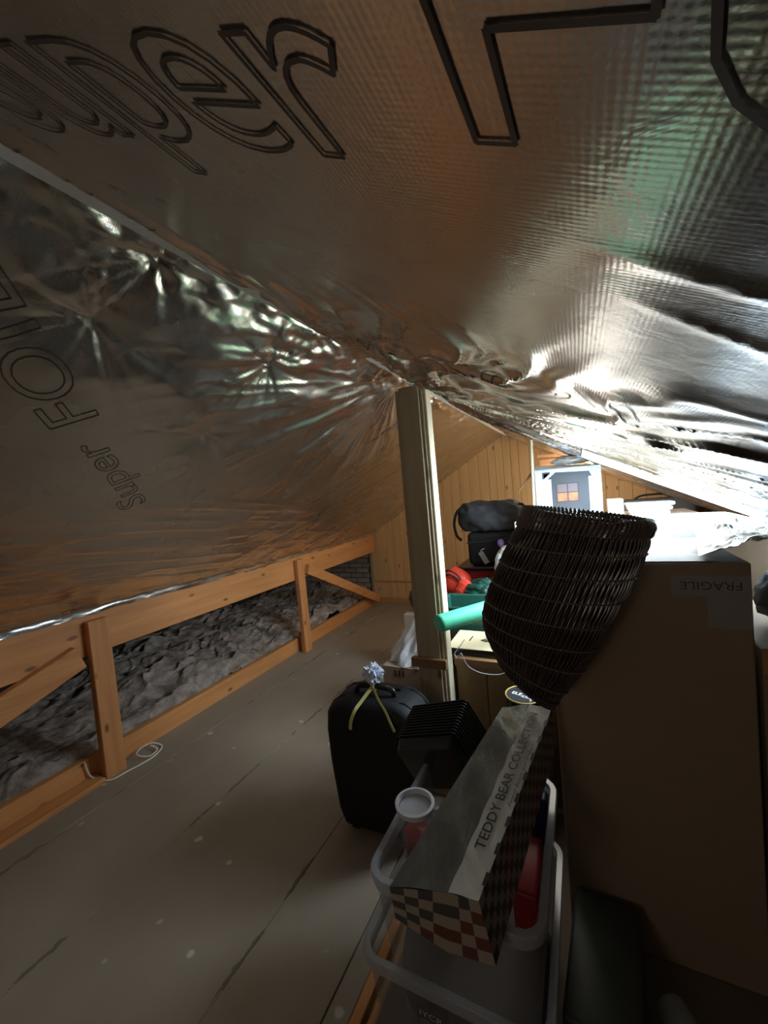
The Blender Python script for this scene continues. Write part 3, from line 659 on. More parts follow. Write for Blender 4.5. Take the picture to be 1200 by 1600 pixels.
mb = MB(); mb.add([(-0.155, yf, 0.315), (-0.155, yf, 0.27), (-0.145, yf, 0.27), (-0.145, yf, 0.305), (-0.105, yf, 0.305), (-0.105, yf, 0.315)], [(0, 1, 4, 5), (1, 2, 3, 4)]); mb.build('corner_mark', STV2, t)
# foil / plastic lump on the carton
blob('plastic_wrap', 'crumpled clear plastic lump on top of the white stove carton', 'wrapping', (-0.04, 3.16, 1.725), (0.13, 0.10, 0.035), PLAST_W, 55, 0.35, 4, flatb=0.03)
# pole and stick
t = thing('pole', 'thin pale wooden pole with black tip standing left of the stove carton', 'pole', (-0.300, 2.99, 1.335))
mb = MB(); mb.tube([(0.0, 0, 0.0), (0.012, 0, 0.56)], 0.011, 10); mb.build('shaft', CREAM_LIT_PINE, t, smooth=True)
mb = MB(); mb.tube([(0.012, 0, 0.561), (0.013, 0, 0.60), (0.013, 0, 0.615)], [0.013, 0.013, 0.008], 10); mb.build('tip', BLACKPL, t, smooth=True)
mb = MB(); mb.tube([(-0.40, 3.02, 1.53), (-0.305, 3.03, 1.655)], [0.004, 0.009], 8)
tag(mb.build('garden_stake', BROWNWOOD, loc=(-0.40, 3.02, 1.53), smooth=True), 'short brown stick slanting against the thin pale pole', 'stick')
mb = MB(); mb.box(-0.37, 0.05, 4.35, 4.40, 1.715, 1.80, 0.003, 1)
mb = MB(); mb.beam((-0.36, 4.2, 1.84), (0.22, 4.2, 1.80), 0.03, 0.03); mb.box(-0.34, 0.2, 4.2, 4.22, 1.68, 1.80, 0.002, 1)
tag(mb.build('collar_tie', BROWNWOOD, loc=(-0.07, 4.2, 1.7)), 'brown cross board under the roof behind the stove carton', 'timber board')
# small things right of the carton
mb = MB(); mb.box(0.15, 0.235, 2.86, 2.98, 1.335, 1.44, 0.003, 1)
tag(mb.build('small_box', mat('cream_card', (0.68, 0.55, 0.40), 0.5), loc=(0.19, 2.9, 1.335)), 'small cream box right of the stove carton above the basket rim', 'box')
for i, lab in enumerate(('lowest folded clear plastic packet right of the small cream box', 'middle folded clear plastic packet right of the small cream box', 'topmost folded clear plastic packet right of the small cream box')):
    z = 1.334+i*0.026
    mb = MB(); mb.box(0.27-0.01*i, 0.47+0.015*i, 2.84+0.01*i, 3.0, z, z+0.022, 0.008, 2)
    tag(mb.build('plastic_packet', PLAST_W, loc=(0.36, 2.9, z), smooth=True), lab, 'packet', 'plastic packets behind the basket')
mb = MB(); mb.box(0.30, 1.2, 4.5, 5.1, 0.0, 1.02, 0.005, 1)
tag(mb.build('storage_carton', CARD, loc=(0.7, 4.8, 0)), 'cardboard carton against the gable wall under the dark zipped bags', 'box')
t = thing('luggage_bag', 'dark grey bag against the gable wall right of the plastic packets', 'bag', (0.68, 4.72, 1.022))
mb = MB(); mb.box(-0.33, 0.30, -0.15, 0.15, 0, 0.30, 0.06, 4); mb.build('body', mat('slate_fabric', (0.10, 0.11, 0.13), 0.7), t, smooth=True)
mb = MB(); mb.tube(smoothpts([(-0.2, 0, 0.295), (-0.12, 0, 0.335), (0.12, 0, 0.335), (0.2, 0, 0.295)]), 0.01, 8); mb.build('handle', BLACK, t, smooth=True)

# ================================================================== BEHIND THE POST, LEFT
t = thing('cardboard_box', 'brown cardboard box with hand slots behind the black suitcase', 'box', (-1.08, 2.52, 0))
mb = MB(); mb.box(-0.19, 0.21, -0.2, 0.2, 0, 0.45, 0.003, 1); mb.build('box_body', CARD, t)
mb = MB()
for k in range(3): mb.box(-0.10+k*0.028, -0.09+k*0.028, -0.2025, -0.2005, 0.385, 0.425)
mb.build('hand_slots', INK, t)
t = thing('plastic_bag', 'crumpled clear plastic bag on the cardboard box behind the ridge post', 'bag', (-1.06, 2.5, 0.453))
def pbag(u, v):
    th = 2*PI*u; k = (1-v)**0.8
    rx = 0.02+0.19*k; ry = 0.02+0.16*k
    n = 0.02*math.sin(th*9+v*5)+0.013*math.sin(th*17-v*9)
    return (rx*math.cos(th)*(1+n*4)+0.07*v, ry*math.sin(th)*(1+n*4), 0.34*v**0.9)
mb = MB(); mb.grid(pbag, 90, 24); mb.build('film', PLAST_W, t, smooth=True)
o = blob('bag_top', None, None, (0.07, 0, 0.33), (0.035, 0.035, 0.05), mat('lilac_film', (0.45, 0.40, 0.62), 0.35), 12, 0.3, 4, parent=t)
mb = MB(); mb.box(-1.42, -1.10, 3.05, 3.35, 0, 0.56, 0.003, 1)
tag(mb.build('storage_box', CARD, loc=(-1.26, 3.2, 0)), 'tall cardboard box behind the plastic bag under the dark round pot', 'box')
mb = MB(); mb.lathe([(0.0, 0), (0.06, 0), (0.10, 0.05), (0.115, 0.11), (0.10, 0.17), (0.05, 0.205), (0, 0.21)], 32, Matrix.Translation((-1.29, 3.18, 0.562)))
tag(mb.build('round_pot', mat('dark_brown_glaze', (0.05, 0.025, 0.015), 0.25), loc=(-1.29, 3.18, 0.562), smooth=True), 'dark brown glossy round pot just showing left of the ridge post', 'pot')

# ================================================================== BLACK SUITCASE
t = thing('suitcase', 'large upright black fabric suitcase with yellow ribbon standing on the floor', 'suitcase', (-0.935, 1.63, 0), (0, 0, 0.05))
def case_section(w, d, z, r):
    out = []
    for (cx_, cy_, a0) in ((w-r, d-r, 0), (-w+r, d-r, 90), (-w+r, -d+r, 180), (w-r, -d+r, 270)):
        for k in range(7):
            a = math.radians(a0+15*k); out.append((cx_+r*math.cos(a), cy_+r*math.sin(a), z))
    return out
secs = [(0.175, 0.100, 0.03, 0.03), (0.195, 0.112, 0.045, 0.04), (0.215, 0.125, 0.12, 0.05), (0.232, 0.132, 0.35, 0.05), (0.236, 0.132, 0.50, 0.05), (0.228, 0.128, 0.585, 0.05), (0.205, 0.120, 0.62, 0.05), (0.165, 0.105, 0.645, 0.045), (0.12, 0.085, 0.655, 0.04)]
mb = MB(); rings = [case_section(*s) for s in secs]; n = len(rings[0])
vs = [p for r in rings for p in r]; fs = [(i*n+k, i*n+(k+1) % n, (i+1)*n+(k+1) % n, (i+1)*n+k) for i in range(len(rings)-1) for k in range(n)]
fs += [tuple(range(n))[::-1], tuple((len(rings)-1)*n+k for k in range(n))]; mb.add(vs, fs); mb.build('shell', BLACK, t, smooth=True)
mb = MB()
for z, w, d in ((0.10, 0.213, 0.124), (0.10, 0.213, 0.124)): pass
for yy in (-0.06, 0.07):
    mb.tube([(sgn*w_, yy, z_) for sgn, w_, z_ in [(-1, 0.205, 0.08), (-1, 0.233, 0.35), (-1, 0.238, 0.5), (-1, 0.229, 0.585), (-1, 0.205, 0.62), (-1, 0.16, 0.648), (1, 0.16, 0.648), (1, 0.205, 0.62), (1, 0.229, 0.585), (1, 0.238, 0.5), (1, 0.233, 0.35), (1, 0.205, 0.08)]], 0.005, 6)
mb.build('piping', BLACKPL, t, smooth=True)
mb = MB(); mb.tube(smoothpts([(-0.10, -0.02, 0.650), (-0.085, -0.02, 0.685), (0.0, -0.02, 0.695), (0.085, -0.02, 0.685), (0.10, -0.02, 0.650)]), 0.013, 8); mb.build('handle', BLACKPL, t, smooth=True)
mb = MB(); mb.box(-0.11, 0.11, 0.03, 0.075, 0.655, 0.667, 0.004, 2); mb.build('pull_handle', BLACKPL, t)
for sx in (-1, 1):
    mb = MB(); mb.lathe([(0, -0.012), (0.026, -0.012), (0.03, -0.006), (0.03, 0.006), (0.026, 0.012), (0, 0.012)], 20, Matrix.Translation((sx*0.15, 0.06, 0.03)) @ Matrix.Rotation(PI/2, 4, 'Y')); mb.build('wheel', BLACKPL, t, smooth=True)
    mb = MB(); mb.box(sx*0.14-0.02, sx*0.14+0.02, -0.085, -0.055, 0.0, 0.035, 0.004, 1); mb.build('foot', BLACKPL, t)
mb = MB(); mb.box(-0.2365, -0.2345, -0.075, -0.060, 0.47, 0.52, 0.0005, 1); o = mb.build('side_badge', mat('dull_badge', (0.25, 0.23, 0.16), 0.5), t)
YEL = mat('yellow_ribbon', (0.60, 0.58, 0.20), 0.6)
t = thing('ribbon', 'pale yellow ribbon tied round the suitcase handle', 'ribbon', (-0.935, 1.61, 0.70))
def rib(pts, w, name):
    P = smoothpts(pts, 10); mb = MB(); vs = []
    for i, p in enumerate(P):
        ta = (P[min(i+1, len(P)-1)]-P[max(i-1, 0)]).normalized(); s = ta.cross(Vector((0.1, -1, 0.25))).normalized()
        vs += [p-s*w/2, p+s*w/2, p+s*w/2+Vector((0, 0.001, 0.0004)), p-s*w/2+Vector((0, 0.001, 0.0004))]
    fs = []
    for i in range(len(P)-1):
        for k in range(4): fs.append((i*4+k, i*4+(k+1) % 4, i*4+4+(k+1) % 4, i*4+4+k))
    mb.add(vs, fs); return mb.build(name, YEL, t)
rib([(0.0, -0.018, 0.0), (-0.03, -0.08, -0.045), (-0.045, -0.118, -0.07), (-0.058, -0.14, -0.11), (-0.064, -0.143, -0.15)], 0.016, 'ribbon_tail')
rib([(0.0, -0.018, 0.0), (0.05, -0.06, -0.04), (0.10, -0.10, -0.06), (0.135, -0.128, -0.09), (0.155, -0.134, -0.125)], 0.010, 'ribbon_tail')
mb = MB(); mb.tube([(0.0, 0.018*math.sin(a), 0.004+0.018*math.cos(a)-0.012) for a in np.linspace(0, 2*PI, 15)[:-1]], 0.006, 8, closed=True); mb.box(-0.008, 0.008, -0.026, -0.014, -0.008, 0.008, 0.003, 2); mb.build('knot', YEL, t, smooth=True)
blob('tissue_ball', 'crumpled pale blue white tissue ball sitting on the suitcase handle', 'tissue', (-0.945, 1.625, 0.745), (0.046, 0.046, 0.044), mat('crumpled_tissue', (0.74, 0.80, 0.95), 0.9, bump=((60, 60, 60), 0.9, 0.012)), 15, 0.85, 5, fr=3.5)

# ================================================================== PLASTIC CRATES
CLEAR = mat('clear_crate_plastic', (0.34, 0.35, 0.37), 0.22, alpha=0.30)
CLEAR_R = mat('milky_crate_rim', (0.42, 0.45, 0.50), 0.16, alpha=0.55)
def rrect(w, d, r, n=8):
    out = []
    for (cx_, cy_, a0) in ((w-r, d-r, 0), (-w+r, d-r, 90), (-w+r, -d+r, 180), (w-r, -d+r, 270)):
        for k in range(n+1):
            a = math.radians(a0+90*k/n); out.append((cx_+r*math.cos(a), cy_+r*math.sin(a)))
    return out
def clear_crate(label, loc, rot, w, d, h, handle_label=False):
    t = thing('storage_crate', label, 'crate', loc, (0, 0, rot), 'clear plastic storage crates stacked by the boxes')
    mb = MB()
    def shell(w0, d0, z0, w1, d1, z1, r, flip=False):
        a = rrect(w0, d0, r); b = rrect(w1, d1, r); n = len(a)
        mb.add([(p[0], p[1], z0) for p in a]+[(p[0], p[1], z1) for p in b], [(k, (k+1) % n, n+(k+1) % n, n+k) for k in range(n)])
    W2, D2 = w/2, d/2
    a = rrect(W2*0.86, D2*0.88, 0.04); n = len(a); mb.add([(p[0], p[1], 0.002) for p in a], [tuple(range(n))])
    shell(W2*0.86, D2*0.88, 0.002, W2*0.955, D2*0.965, h-0.03, 0.045)
    mb.build('crate_body', CLEAR, t, smooth=True)
    mb = MB()
    ring = rrect(W2-0.006, D2-0.006, 0.055)
    prof = [(-0.014, -0.03), (0.006, -0.032), (0.010, -0.005), (0.006, 0.0), (-0.010, 0.0), (-0.014, -0.005)]
    vs = []; N = len(ring)
    for i in range(N):
        p = Vector(ring[i]); q = Vector(ring[(i+1) % N]); pr_ = Vector(ring[i-1]); tg = (q-pr_).normalized(); nrm = Vector((tg.y, -tg.x))
        for (o_, z_) in prof: vs.append((p.x+nrm.x*o_, p.y+nrm.y*o_, h+z_))
    m_ = len(prof); fs = [(i*m_+k, i*m_+(k+1) % m_, ((i+1) % N)*m_+(k+1) % m_, ((i+1) % N)*m_+k) for i in range(N) for k in range(m_)]
    mb.add(vs, fs); mb.build('crate_rim', CLEAR_R, t, smooth=True)
    return t
UC = (-0.345, 1.085); URZ = 0.345
tc1 = clear_crate('lower clear plastic storage crate of the stack beside the tall cardboard box', (-0.375, 1.125, 0.0), 0.0, 0.50, 0.56, 0.355)
tc2 = clear_crate('upper clear plastic storage crate holding the teddy bear carton and jar', (UC[0], UC[1], 0.335), 0.0, 0.44, 0.52, 0.285)
# label on lower crate
mb = MB(); mb.box(-0.09, 0.13, -0.247, -0.2455, 0.06, 0.21, 0.0003, 1); lab_ = mb.build('paper_label', mat('grey_label', (0.16, 0.165, 0.18), 0.5), tc1)
mb = MB(); mb.box(-0.095, -0.02, -0.2495, -0.2475, 0.215, 0.25, 0.0003, 1); lb2 = mb.build('black_sticker', INK, tc1)
text_part('sticker_text', 'IYCR', Matrix.Translation((-0.09, -0.2500, 0.224)) @ Matrix.Rotation(PI/2, 4, 'X'), 0.022, WHITE, lb2, width=0.064)
blob('folded_cloth', 'dark folded cloth inside the lower clear crate', 'cloth', (-0.375, 1.13, 0.160), (0.225, 0.25, 0.165), mat('dark_plum_cloth', (0.07, 0.06, 0.075), 0.9), 61, 0.10, 4, flatb=0.15)

# teddy bear carton: lies aslant across the upper crate
Nn = [Vector(p) for p in ((-0.445, 0.75, 0.705), (-0.303, 0.75, 0.745), (-0.237, 0.75, 0.7525))]
Nb = [Vector(p) for p in ((-0.437, 0.75, 0.632), (-0.316, 0.75, 0.606), (-0.212, 0.75, 0.622))]
Ff = [Vector(p) for p in ((-0.285, 1.35, 0.833), (-0.193, 1.35, 0.859), (-0.126, 1.35, 0.855))]
Fb = [Vector(p) for p in ((-0.275, 1.35, 0.745), (-0.193, 1.35, 0.745), (-0.117, 1.35, 0.745))]
CH = [mat('checker_cream', (0.33, 0.28, 0.235), 0.4), mat('checker_charcoal', (0.07, 0.07, 0.075), 0.4), mat('checker_maroon', (0.14, 0.05, 0.045), 0.4)]
t = thing('teddy_bear_carton', 'long checkered window carton lettered TEDDY BEAR COLLECTION lying across the upper crate', 'box', (-0.33, 0.75, 0.61))
org = Vector((-0.33, 0.75, 0.61))
def bil(a, b, c, d, u, v): return (a.lerp(b, u)).lerp(d.lerp(c, u), v)
def chk(mb, a, b, c, d, nu, nv, ph=0):
    for i in range(nu):
        for j in range(nv):
            q = [bil(a, b, c, d, (i+du)/nu, (j+dv)/nv)-org for du, dv in ((0, 0), (1, 0), (1, 1), (0, 1))]
            mi = 0 if (i+j+ph) % 2 else (1 if (i+ph) % 4 < 2 and (j % 3) else 2)
            if (i+j+ph) % 2 == 0: mi = 1 if ((i*7+j*3+ph) % 5) < 3 else 2
            mb.add(q, [(0, 1, 2, 3)], mi)
mb = MB()
chk(mb, Nb[0], Nb[1], Nn[1], Nn[0], 4, 5); chk(mb, Nb[1], Nb[2], Nn[2], Nn[1], 3, 5, 1)
chk(mb, Nb[2], Fb[2], Ff[2], Nn[2], 26, 6, 0); chk(mb, Nb[0], Fb[0], Ff[0], Nn[0], 26, 4, 1)
chk(mb, Fb[0], Fb[2], Ff[2], Ff[0], 6, 4)
mb.add([Nb[0]-org, Nb[1]-org, Fb[1]-org, Fb[0]-org], [(0, 1, 2, 3)]); mb.add([Nb[1]-org, Nb[2]-org, Fb[2]-org, Fb[1]-org], [(0, 1, 2, 3)])
mb.build('carton_body', CH, t)
mb = MB(); e_ = Vector((0, 0, 0.0006)); mb.grid(lambda u, v: bil(Nn[0], Nn[1], Ff[1], Ff[0], u, v)-org+e_+Vector((0, 0, 0.003*math.sin(u*PI)*math.sin(v*23+u*4))), 10, 60)
mb.build('clear_window', mat('cellophane_over_grey', (0.16, 0.165, 0.155), 0.16, noise=((18, 9, 18), (0.09, 0.095, 0.09), 0.2), bump=((22, 12, 22), 0.35, 0.01)), t, smooth=True)
mb = MB(); mb.grid(lambda u, v: bil(Nn[1], Nn[2], Ff[2], Ff[1], u, v)-org+e_+Vector((0, 0, 0.002*math.sin(v*41+u*5))), 6, 60)
mb.build('title_band', mat('shiny_white_band', (0.50, 0.50, 0.48), 0.22, bump=((30, 30, 30), 0.4, 0.004)), t, smooth=True)
ax = (Ff[1]-Nn[1]).normalized(); side = (Nn[2]-Nn[1]); side = (side-ax*side.dot(ax)).normalized(); nn_ = ax.cross(-side).normalized()
if nn_.z < 0: nn_ = -nn_
M = Matrix((ax, -side, nn_)).transposed().to_4x4()
M.translation = Nn[1].lerp(Nn[2], 0.60)+ax*0.10+nn_*0.0045-org
text_part('title_lettering', 'TEDDY BEAR COLLECTION', M, 0.034, INK, t, width=0.47, bold=0.012)
M2 = M.copy(); M2.translation = Nn[1].lerp(Nn[2], 0.93)+ax*0.22+nn_*0.0045-org
text_part('subtitle_lettering', 'Finest Bears and Friends', M2, 0.014, INK, t, width=0.22, shear=0.4)
for k in range(8):
    mb = MB(); s = 0.07+0.115*k; p = bil(Nn[1], Nn[2], Ff[2], Ff[1], 0.99, s)-org+nn_*0.004
    mb.add([p-ax*0.014-side*0.004, p+ax*0.014-side*0.004, p+ax*0.014+side*0.005, p-ax*0.014+side*0.005], [(0, 1, 2, 3)]); mb.build('edge_mark', INK, t)

# translucent jar
t = thing('plastic_jar', 'translucent round plastic jar with pale rim standing in the upper crate', 'jar', (-0.497, 1.03, 0.47))
mb = MB(); mb.lathe([(0.042, 0.0), (0.050, 0.19)], 32); mb.lathe([(0, 0.001), (0.042, 0.001)], 32); mb.build('jar_body', CLEAR, t, smooth=True)
mb = MB(); mb.lathe([(0.050, 0.195), (0.058, 0.195), (0.059, 0.21), (0.050, 0.212), (0.049, 0.195)], 36); mb.build('jar_rim', mat('milky_rim', (0.55, 0.56, 0.60), 0.3), t, smooth=True)
mb = MB(); mb.lathe([(0, 0.192), (0.047, 0.196)], 32); mb.build('jar_lid', mat('frosted_disc', (0.34, 0.34, 0.37), 0.35), t, smooth=True)
mb = MB(); mb.lathe([(0, 0.02), (0.036, 0.02), (0.040, 0.12), (0, 0.13)], 24); mb.build('jar_contents', DKRED, t, smooth=True)
# second glass tumbler behind
mb = MB(); mb.lathe([(0.0, 0), (0.03, 0.0), (0.038, 0.15), (0.036, 0.15), (0.028, 0.006), (0, 0.006)], 24, Matrix.Translation((-0.41, 1.12, 0.46)))
tag(mb.build('glass_tumbler', CLEAR, loc=(-0.41, 1.12, 0.46), smooth=True), 'clear tumbler in the upper crate between jar and teddy bear carton', 'tumbler')
# potpourri twigs (stuff)
rng = random.Random(11); mb = MB()
for k in range(260):
    c = Vector((rng.uniform(-0.52, -0.38), rng.uniform(0.97, 1.25), rng.uniform(0.375, 0.45))); dd = Vector((rng.uniform(-1, 1), rng.uniform(-1, 1), rng.uniform(-.4, .7))).normalized()*rng.uniform(0.02, 0.05)
    mb.tube([c-dd, c+dd*0.3+Vector((0, 0, .004)), c+dd], [0.002, 0.004, 0.001], 5, mi=rng.choice([0, 0, 1, 2]))
tag(mb.build('dried_flowers', [mat('dried_beige', (0.42, 0.33, 0.24), 0.8), mat('dried_red', (0.35, 0.04, 0.04), 0.7), mat('dried_brown', (0.16, 0.09, 0.06), 0.8)], loc=(-0.42, 1.06, 0.36)), 'dried flowers and twigs loose in the bottom of the upper crate', 'dried flowers', kind='stuff')
t = thing('red_packet', 'red plastic packet with pale label in the right side of the upper crate', 'packet', (-0.20, 1.14, 0.345), (0.12, 0, 0.0))
mb = MB(); mb.box(-0.035, 0.035, -0.09, 0.09, 0.0, 0.17, 0.012, 3); mb.build('packet_body', DKRED, t, smooth=True)
mb = MB(); mb.box(-0.027, 0.027, -0.0915, -0.0902, 0.03, 0.055, 0.0003, 1); mb.build('packet_label', mat('dull_pink_label', (0.45, 0.30, 0.28), 0.5), t)
mb = MB(); mb.box(-0.225, -0.155, 1.26, 1.31, 0.345, 0.60, 0.006, 2)
tag(mb.build('blue_packet', mat('blue_plastic', (0.02, 0.05, 0.20), 0.4), loc=(-0.19, 1.285, 0.345), smooth=True), 'dark blue packet behind the red packet in the upper crate', 'packet')

# nested black seed trays leaning in the crate
def one_tray():
    t = thing('seed_tray', 'first', 'tray', (0, 0, 0), (0, 0, 0), 'nested black seed trays')
    mb = MB(); a, b, h, wl = 0.13, 0.10, 0.055, 0.003
    def fr(z0, w0, d0, z1, w1, d1):
        p = rrect(w0, d0, 0.012, 4); q = rrect(w1, d1, 0.012, 4); n = len(p)
        mb.add([(x, y, z0) for x, y in p]+[(x, y, z1) for x, y in q], [(k, (k+1) % n, n+(k+1) % n, n+k) for k in range(n)])
    fr(0.0, a*0.9, b*0.9, h, a, b); fr(0.002, a*0.89, b*0.89, h, a-0.002, b-0.002)
    p = rrect(a*0.9, b*0.9, 0.012, 4); mb.add([(x, y, 0.0) for x, y in p], [tuple(range(len(p)))]); mb.build('tray_body', BLACKPL, t)
    mb = MB()
    p = rrect(a-0.002, b-0.002, 0.012, 4); q = rrect(a+0.007, b+0.007, 0.016, 4); n = len(p)
    mb.add([(x, y, h) for x, y in p]+[(x, y, h) for x, y in q]+[(x, y, h-0.004) for x, y in q], [(k, (k+1) % n, n+(k+1) % n, n+k) for k in range(n)]+[(n+k, n+(k+1) % n, 2*n+(k+1) % n, 2*n+k) for k in range(n)])
    mb.build('tray_rim', BLACKPL, t); return t
e1 = Vector((0.928, -0.164, 0.334)).normalized(); ax_ = Vector((0.06, 0.95, 0.30)); ax_ = (ax_-e1*ax_.dot(e1)).normalized(); e2 = ax_.cross(e1).normalized()
NT = 12; base = Vector((-0.532, 1.28, 0.60))
tr0 = one_tray(); Mt = Matrix((e1, e2, ax_)).transposed().to_4x4()
names = ['frontmost', 'second', 'third', 'fourth', 'fifth', 'sixth', 'seventh', 'eighth', 'ninth', 'tenth', 'eleventh', 'rearmost', 'x']
for k in range(NT):
    o = tr0 if k == 0 else copy_tree(tr0)
    Mk = Mt.copy(); Mk.translation = base+ax_*(0.0135*k); o.matrix_world = Mk
    o['label'] = ('frontmost black seed tray with its dark underside showing, in the nested stack beside the suitcase' if k == 0 else
                  'rearmost black seed tray of the nested stack, beside the teddy bear carton' if k == NT-1 else
                  names[k]+' black seed tray from the front in the nested stack beside the suitcase')

# black tub with round lid
mb = MB(); mb.box(-0.40, -0.20, 1.80, 1.985, 0, 0.44, 0.003, 1)
tag(mb.build('storage_box', CARD, loc=(-0.30, 1.9, 0)), 'small cardboard box in front of the bench under the black round tin', 'box')
t = thing('round_tin', 'black round tin with gold rimmed lettered lid below the basket', 'tin', (-0.295, 1.895, 0.442), (0.0, 0.0, 0))
mb = MB(); mb.lathe([(0, 0), (0.078, 0), (0.08, 0.004), (0.08, 0.155), (0.0, 0.155)], 36); mb.build('tin_body', BLACKPL, t, smooth=True)
mb = MB(); mb.lathe([(0, 0.158), (0.080, 0.158)], 36); lid = mb.build('tin_lid', mat('dark_lid_print', (0.03, 0.03, 0.035), 0.4), t)
mb = MB(); mb.tube([(0.083*math.cos(a), 0.083*math.sin(a), 0.160) for a in np.linspace(0, 2*PI, 41)[:-1]], 0.0035, 8, closed=True); mb.build('gold_rim', mat('gold_rim', (0.70, 0.48, 0.14), 0.35, 0.4), lid, smooth=True)
Rz = Matrix.Rotation(-0.25, 4, 'Z')
text_part('lid_lettering', 'ELE', Matrix.Translation((-0.058, 0.000, 0.1592)) @ Rz, 0.032, WHITE, lid, bold=0.02)
text_part('lid_lettering', 'KICK', Matrix.Translation((-0.012, -0.022, 0.1592)) @ Rz, 0.026, WHITE, lid, bold=0.02)
text_part('lid_lettering', 'Y', Matrix.Translation((0.024, -0.052, 0.1592)) @ Rz, 0.028, WHITE, lid, bold=0.02)
mb = MB(); mb.lathe([(0, 0.1595), (0.012, 0.1595)], 16, Matrix.Translation((-0.008, 0.045, 0))); mb.build('pink_emblem', mat('pink_print', (0.65, 0.25, 0.28), 0.5), lid)

# ================================================================== TALL CARDBOARD BOX AND NEIGHBOURS
t = thing('tall_cardboard_box', 'very tall brown cardboard box filling the lower right of the view', 'box', (0.15, 1.46, 0))
mb = MB(); mb.box(-0.27, 0.27, -0.01, 0.515, 0.0, 1.315, 0.004, 1); mb.build('box_body', CARD, t)
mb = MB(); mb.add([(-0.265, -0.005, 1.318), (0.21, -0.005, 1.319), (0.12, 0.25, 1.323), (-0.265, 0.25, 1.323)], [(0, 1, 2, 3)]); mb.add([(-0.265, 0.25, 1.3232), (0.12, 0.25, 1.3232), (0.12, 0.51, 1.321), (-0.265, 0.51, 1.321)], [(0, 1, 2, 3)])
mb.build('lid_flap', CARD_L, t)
TAPE = mat('grey_tape', (0.33, 0.31, 0.29), 0.3)
mb = MB(); mb.box(0.08, 0.268, -0.0118, -0.0102, 1.215, 1.275, 0.0003, 1); mb.box(0.165, 0.268, -0.0124, -0.0119, 1.12, 1.2145, 0.0001, 1); tp = mb.build('packing_tape', TAPE, t)
text_part('tape_lettering', 'FRAGILE', Matrix.Translation((0.25, -0.0122, 1.258)) @ Matrix.Rotation(PI, 4, 'Y') @ Matrix.Rotation(PI/2, 4, 'X'), 0.034, mat('faded_ink', (0.08, 0.07, 0.07), 0.5), tp, width=0.145)
# foil draped over the back right of the box
def drape(u, v):
    x = 0.30+0.42*u; y = 1.44+0.62*v
    n = float(fbm(np.array(x*9.0), np.array(y*9.0), 401, 4)); m2 = float(ridge(fbm(np.array(x*16+y*5), np.array(y*13.), 405, 3), 2))
    edge = max(0.0, 0.28-u)/0.28
    return (x+0.12*(v)*(1-u), y, 1.327+0.05*n*min(1, u*3+.2)+0.028*m2*min(1, u*4+.15)+0.015*v)
DRAPE = foil_mat('loose_foil'); DRAPE.node_tree.nodes['Principled BSDF'].inputs['Base Color'].default_value = (0.50, 0.53, 0.55, 1)
mb = MB(); mb.grid(drape, 100, 90)
tag(mb.build('loose_foil', DRAPE, loc=(0.5, 1.7, 1.327), smooth=True), 'crumpled silver foil offcut draped over the top of the tall cardboard box', 'foil')
mb = MB(); mb.box(-0.25, 0.22, -0.36, 0.36, -0.02, 0.02, 0.003, 1, M=Matrix.Translation((0.49, 2.44, 1.318)))
FOAMB = mat('white_insulation_board', (0.62, 0.65, 0.67), 0.6)
tag(mb.build('insulation_board', FOAMB, loc=(0.66, 2.44, 1.28)), 'bright white insulation board lying under the roof window behind the tall box', 'board')
mb = MB(); mb.box(0.26, 0.72, 2.10, 2.75, 0, 1.296, 0.004, 1)
tag(mb.build('storage_carton', CARD, loc=(0.7, 2.4, 0)), 'carton behind the tall box carrying the white insulation board', 'box')
t = thing('cardboard_box', 'brown cardboard box at the right picture edge with an orange strip near its top', 'box', (0.75, 1.80, 0))
mb = MB(); mb.box(-0.31, 0.3, -0.33, 0.2, 0, 1.06, 0.004, 1); mb.build('box_body', CARD, t)
mb = MB(); mb.box(-0.31, 0.3, -0.332, -0.3305, 0.985, 1.055, 0.0004, 1); mb.build('orange_strip', mat('orange_strip', (0.55, 0.28, 0.12), 0.5), t)
blob('dark_bag', 'dark slumped bag on the cardboard box at the right picture edge', 'bag', (0.66, 1.66, 1.16), (0.18, 0.14, 0.11), mat('dark_blue_grey_cloth', (0.05, 0.055, 0.065), 0.6), 83, 0.2, 4, flatb=0.098)

# dark sack and clear bottle at the foot of the tall box
def sack(u, v):
    th = 2*PI*u; k = (1-abs(2*v-0.8)**3*0.5); n = 0.06*math.sin(th*5+v*3)+0.03*math.sin(th*11)
    return (0.115*k*(1+n)*math.cos(th), 0.115*k*(1+n)*math.sin(th), 0.20*v)
mb = MB(); mb.grid(sack, 60, 14); mb.v = [(p[0]+0.0, p[1]+1.24, p[2]) for p in mb.v]
mb = MB(); mb.box(-0.115, 0.075, 1.03, 1.42, 0.0, 0.19, 0.012, 2, M=Matrix.Translation((-0.02, 1.2, 0)) @ Matrix.Rotation(-0.08, 4, 'Z') @ Matrix.Translation((0.02, -1.2, 0)))
tag(mb.build('dark_green_box', mat('very_dark_green', (0.035, 0.042, 0.035), 0.5), loc=(-0.02, 1.2, 0), smooth=True), 'low dark green box on the floor against the foot of the tall cardboard box', 'box')
t = thing('glass_bottle', 'clear glass bottle lying on the floor at the bottom right beside the green box', 'bottle', (0.20, 1.18, 0.045), (PI/2*0.98, 0, 0.5))
mb = MB(); mb.lathe([(0, -0.12), (0.04, -0.12), (0.043, -0.11), (0.043, 0.06), (0.015, 0.11), (0.015, 0.15)], 28); mb.build('bottle_body', mat('thin_glass', (0.5, 0.55, 0.55), 0.05, alpha=0.3), t, smooth=True)
